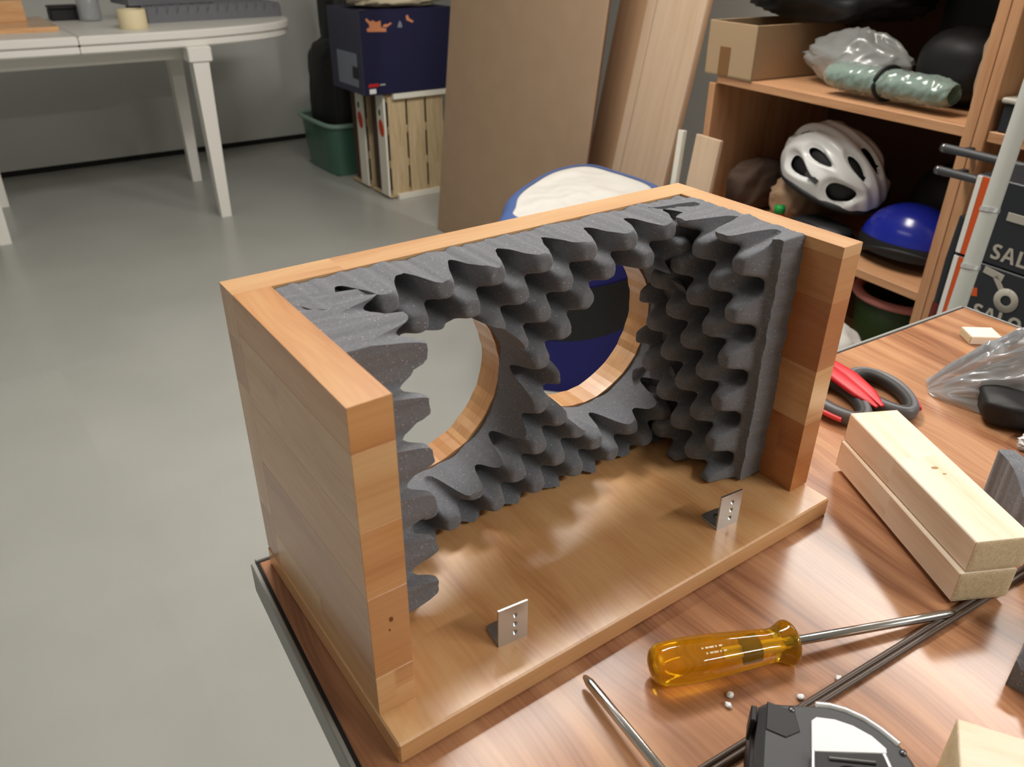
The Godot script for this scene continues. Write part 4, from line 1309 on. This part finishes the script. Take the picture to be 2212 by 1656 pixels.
	part("orange_print", box_mesh(Vector3(0.001, 0.015, 0.010), 0.0002), M.orange, carton2, Vector3(0.0004, 0.089, 0.056), turned(-15, 0, 0))
	var stool := thing("carton_stand", "small dark wooden stand under the black shoe cartons", "stand", sp(-0.20, 0.0, 0.898), turn)
	part("stand_top", box_mesh(Vector3(0.15, 0.02, 0.36), 0.002, 2), M.mdf_edge, stool, Vector3(0.066, 0.491, 0.17))
	for q in [Vector2(0.02, 0.02), Vector2(0.12, 0.02), Vector2(0.02, 0.32), Vector2(0.12, 0.32)]:
		part("leg", box_mesh(Vector3(0.025, 0.48, 0.025), 0.002, 1), M.mdf_edge, stool, Vector3(q.x, 0.24, q.y))
	var strap := thing("ski_bag", "black narrow ski bag with dark red foot beside the orange-striped carton", "bag", sp(-0.115, 0.0, 0.850), turn)
	part("bag_tube", tube_mesh([Vector3(0, 0.513, 0), Vector3(0, 0.60, 0.0), Vector3(0, 0.685, 0.0)], [0.011, 0.0125, 0.009], 12), M.dark_card, strap)
	part("bag_foot", tube_mesh([Vector3(0, 0.0, 0), Vector3(0, 0.513, 0)], [0.02, 0.0125], 12), M.dark_red, strap)

	# grey metal tube standing on the floor at the desk corner
	var tube := thing("metal_tube", "light grey metal tube with joint rings standing behind the desk corner", "tube", Vector3(0.966, 0.0, -0.021))
	var top := Vector3(0.428, 1.60, -0.145)
	part("tube_body", tube_mesh([Vector3.ZERO, top * 0.42, top], 0.0128, 20), M.grey_tube, tube)
	for k in [0.428, 0.481]:
		part("joint_ring", tube_mesh([top * k, top * (k + 0.004)], 0.0142, 20), M.silver, tube)


func word_mesh(text: String, height: float) -> TextMesh:
	var t := TextMesh.new()
	var f := SystemFont.new()
	f.font_names = PackedStringArray(["Droid Sans"])
	f.font_weight = 700
	t.font = f
	t.text = text
	t.font_size = 32
	t.pixel_size = height / 23.0
	t.depth = 0.0008
	t.horizontal_alignment = HORIZONTAL_ALIGNMENT_LEFT
	t.vertical_alignment = VERTICAL_ALIGNMENT_CENTER
	return t


# bicycle helmet, centre of its rim plane at the origin; z is its length, y up
func helmet(label: String, at: Vector3, basis: Basis, scale: float, shell: Material, liner: Material, vented: bool) -> void:
	var t := thing("bicycle_helmet", label, "helmet", at)
	t.basis = basis.scaled(Vector3.ONE * scale)
	t.position = at
	var semi := Vector3(0.104, 0.128, 0.150)
	var vents := []
	if vented:
		for s in [-1.0, 1.0]:
			vents.append([Vector3(s * 0.55, 0.72, 0.05).normalized(), Vector3(0, -0.1, 1), 0.27, 0.115])
			vents.append([Vector3(s * 0.80, 0.42, -0.22).normalized(), Vector3(0, -0.15, 1), 0.29, 0.16])
			vents.append([Vector3(s * 0.66, 0.34, 0.66).normalized(), Vector3(-s * 0.5, 0.1, 0.8), 0.30, 0.19])
			vents.append([Vector3(s * 0.20, 0.72, 0.62).normalized(), Vector3(0, -0.5, 0.8), 0.27, 0.10])
			vents.append([Vector3(s * 0.22, 0.70, -0.62).normalized(), Vector3(0, 0.6, 0.8), 0.27, 0.10])
	var nu := 150
	var nv := 72
	var dirs := []
	var depth := []
	var open := []
	for j in nv + 1:
		for i in nu + 1:
			var a := TAU * i / nu
			var lowest := 1.62 + 0.13 * cos(2.0 * a) - 0.10 * cos(a)
			var b := lowest * j / nv
			var d := Vector3(sin(b) * sin(a), cos(b), sin(b) * cos(a))
			var sunk := 0.0
			var hole := 0
			for v in vents:
				var c: Vector3 = v[0]
				if d.dot(c) < 0.6:
					continue
				var tx: Vector3 = (v[1] - c * c.dot(v[1])).normalized()
				var ty := c.cross(tx)
				var q := Vector2(d.dot(tx) / v[2], d.dot(ty) / v[3])
				# teardrop: narrower towards one end
				q.y /= (1.0 - 0.35 * clampf(q.x, -1.0, 1.0))
				var m := q.length()
				if absf(m - 1.0) < 0.16:
					var g: float = 1.0 / m
					var along_x: float = d.dot(tx) * g
					var along_y: float = d.dot(ty) * g
					d = (c * d.dot(c) + tx * along_x + ty * along_y).normalized()
					sunk = maxf(sunk, 0.010)
				elif m < 1.0:
					hole = 1
				else:
					sunk = maxf(sunk, 0.008 * (1.0 - smoothstep(1.0, 1.5, m)))
			# soft ridges along the length
			if vented:
				sunk -= 0.0022 * cos(d.x * 22.0) * smoothstep(0.2, 0.6, d.y + 0.4)
			dirs.append(d)
			depth.append(sunk)
			open.append(hole)
	var st := begin()
	st.set_smooth_group(0)
	var point := func(k: int) -> Vector3:
		var d: Vector3 = dirs[k]
		var p := Vector3(d.x * semi.x, d.y * semi.y, d.z * semi.z)
		return p - d * float(depth[k])
	for j in nv:
		for i in nu:
			var a := j * (nu + 1) + i
			var q := [a, a + 1, a + nu + 2, a + nu + 1]
			if open[q[0]] + open[q[1]] + open[q[2]] + open[q[3]] > 0:
				continue
			for k in [q[0], q[1], q[2], q[0], q[2], q[3]]:
				st.add_vertex(point.call(k))
	part("shell", done(st), shell, t)
	var inner := func(u: float, v: float) -> Vector3:
		var a := TAU * u
		var b := 1.50 * v
		return Vector3(sin(b) * sin(a) * semi.x, cos(b) * semi.y, sin(b) * cos(a) * semi.z) * 0.84
	part("liner", grid_mesh(48, 20, inner), liner, t)
	var lip := []
	for i in 60:
		var a := TAU * i / 60.0
		var b := 1.62 + 0.13 * cos(2.0 * a) - 0.10 * cos(a)
		lip.append(Vector3(sin(b) * sin(a) * semi.x, cos(b) * semi.y, sin(b) * cos(a) * semi.z) * 0.97)
	part("rim_band", tube_mesh(lip, 0.008, 8, true), liner, t)
	if vented:
		part("side_badge", box_mesh(Vector3(0.001, 0.013, 0.040), 0.0003), M.dark_steel, t, Vector3(-0.092, 0.062, 0.022), turned(10, 0, -34))
	else:
		part("lower_band", grid_mesh(60, 6, func(u: float, v: float) -> Vector3:
			var a := TAU * u
			var b := 1.35 + 0.32 * v
			return Vector3(sin(b) * sin(a) * semi.x, cos(b) * semi.y, sin(b) * cos(a) * semi.z) * 1.015), M.black, t)
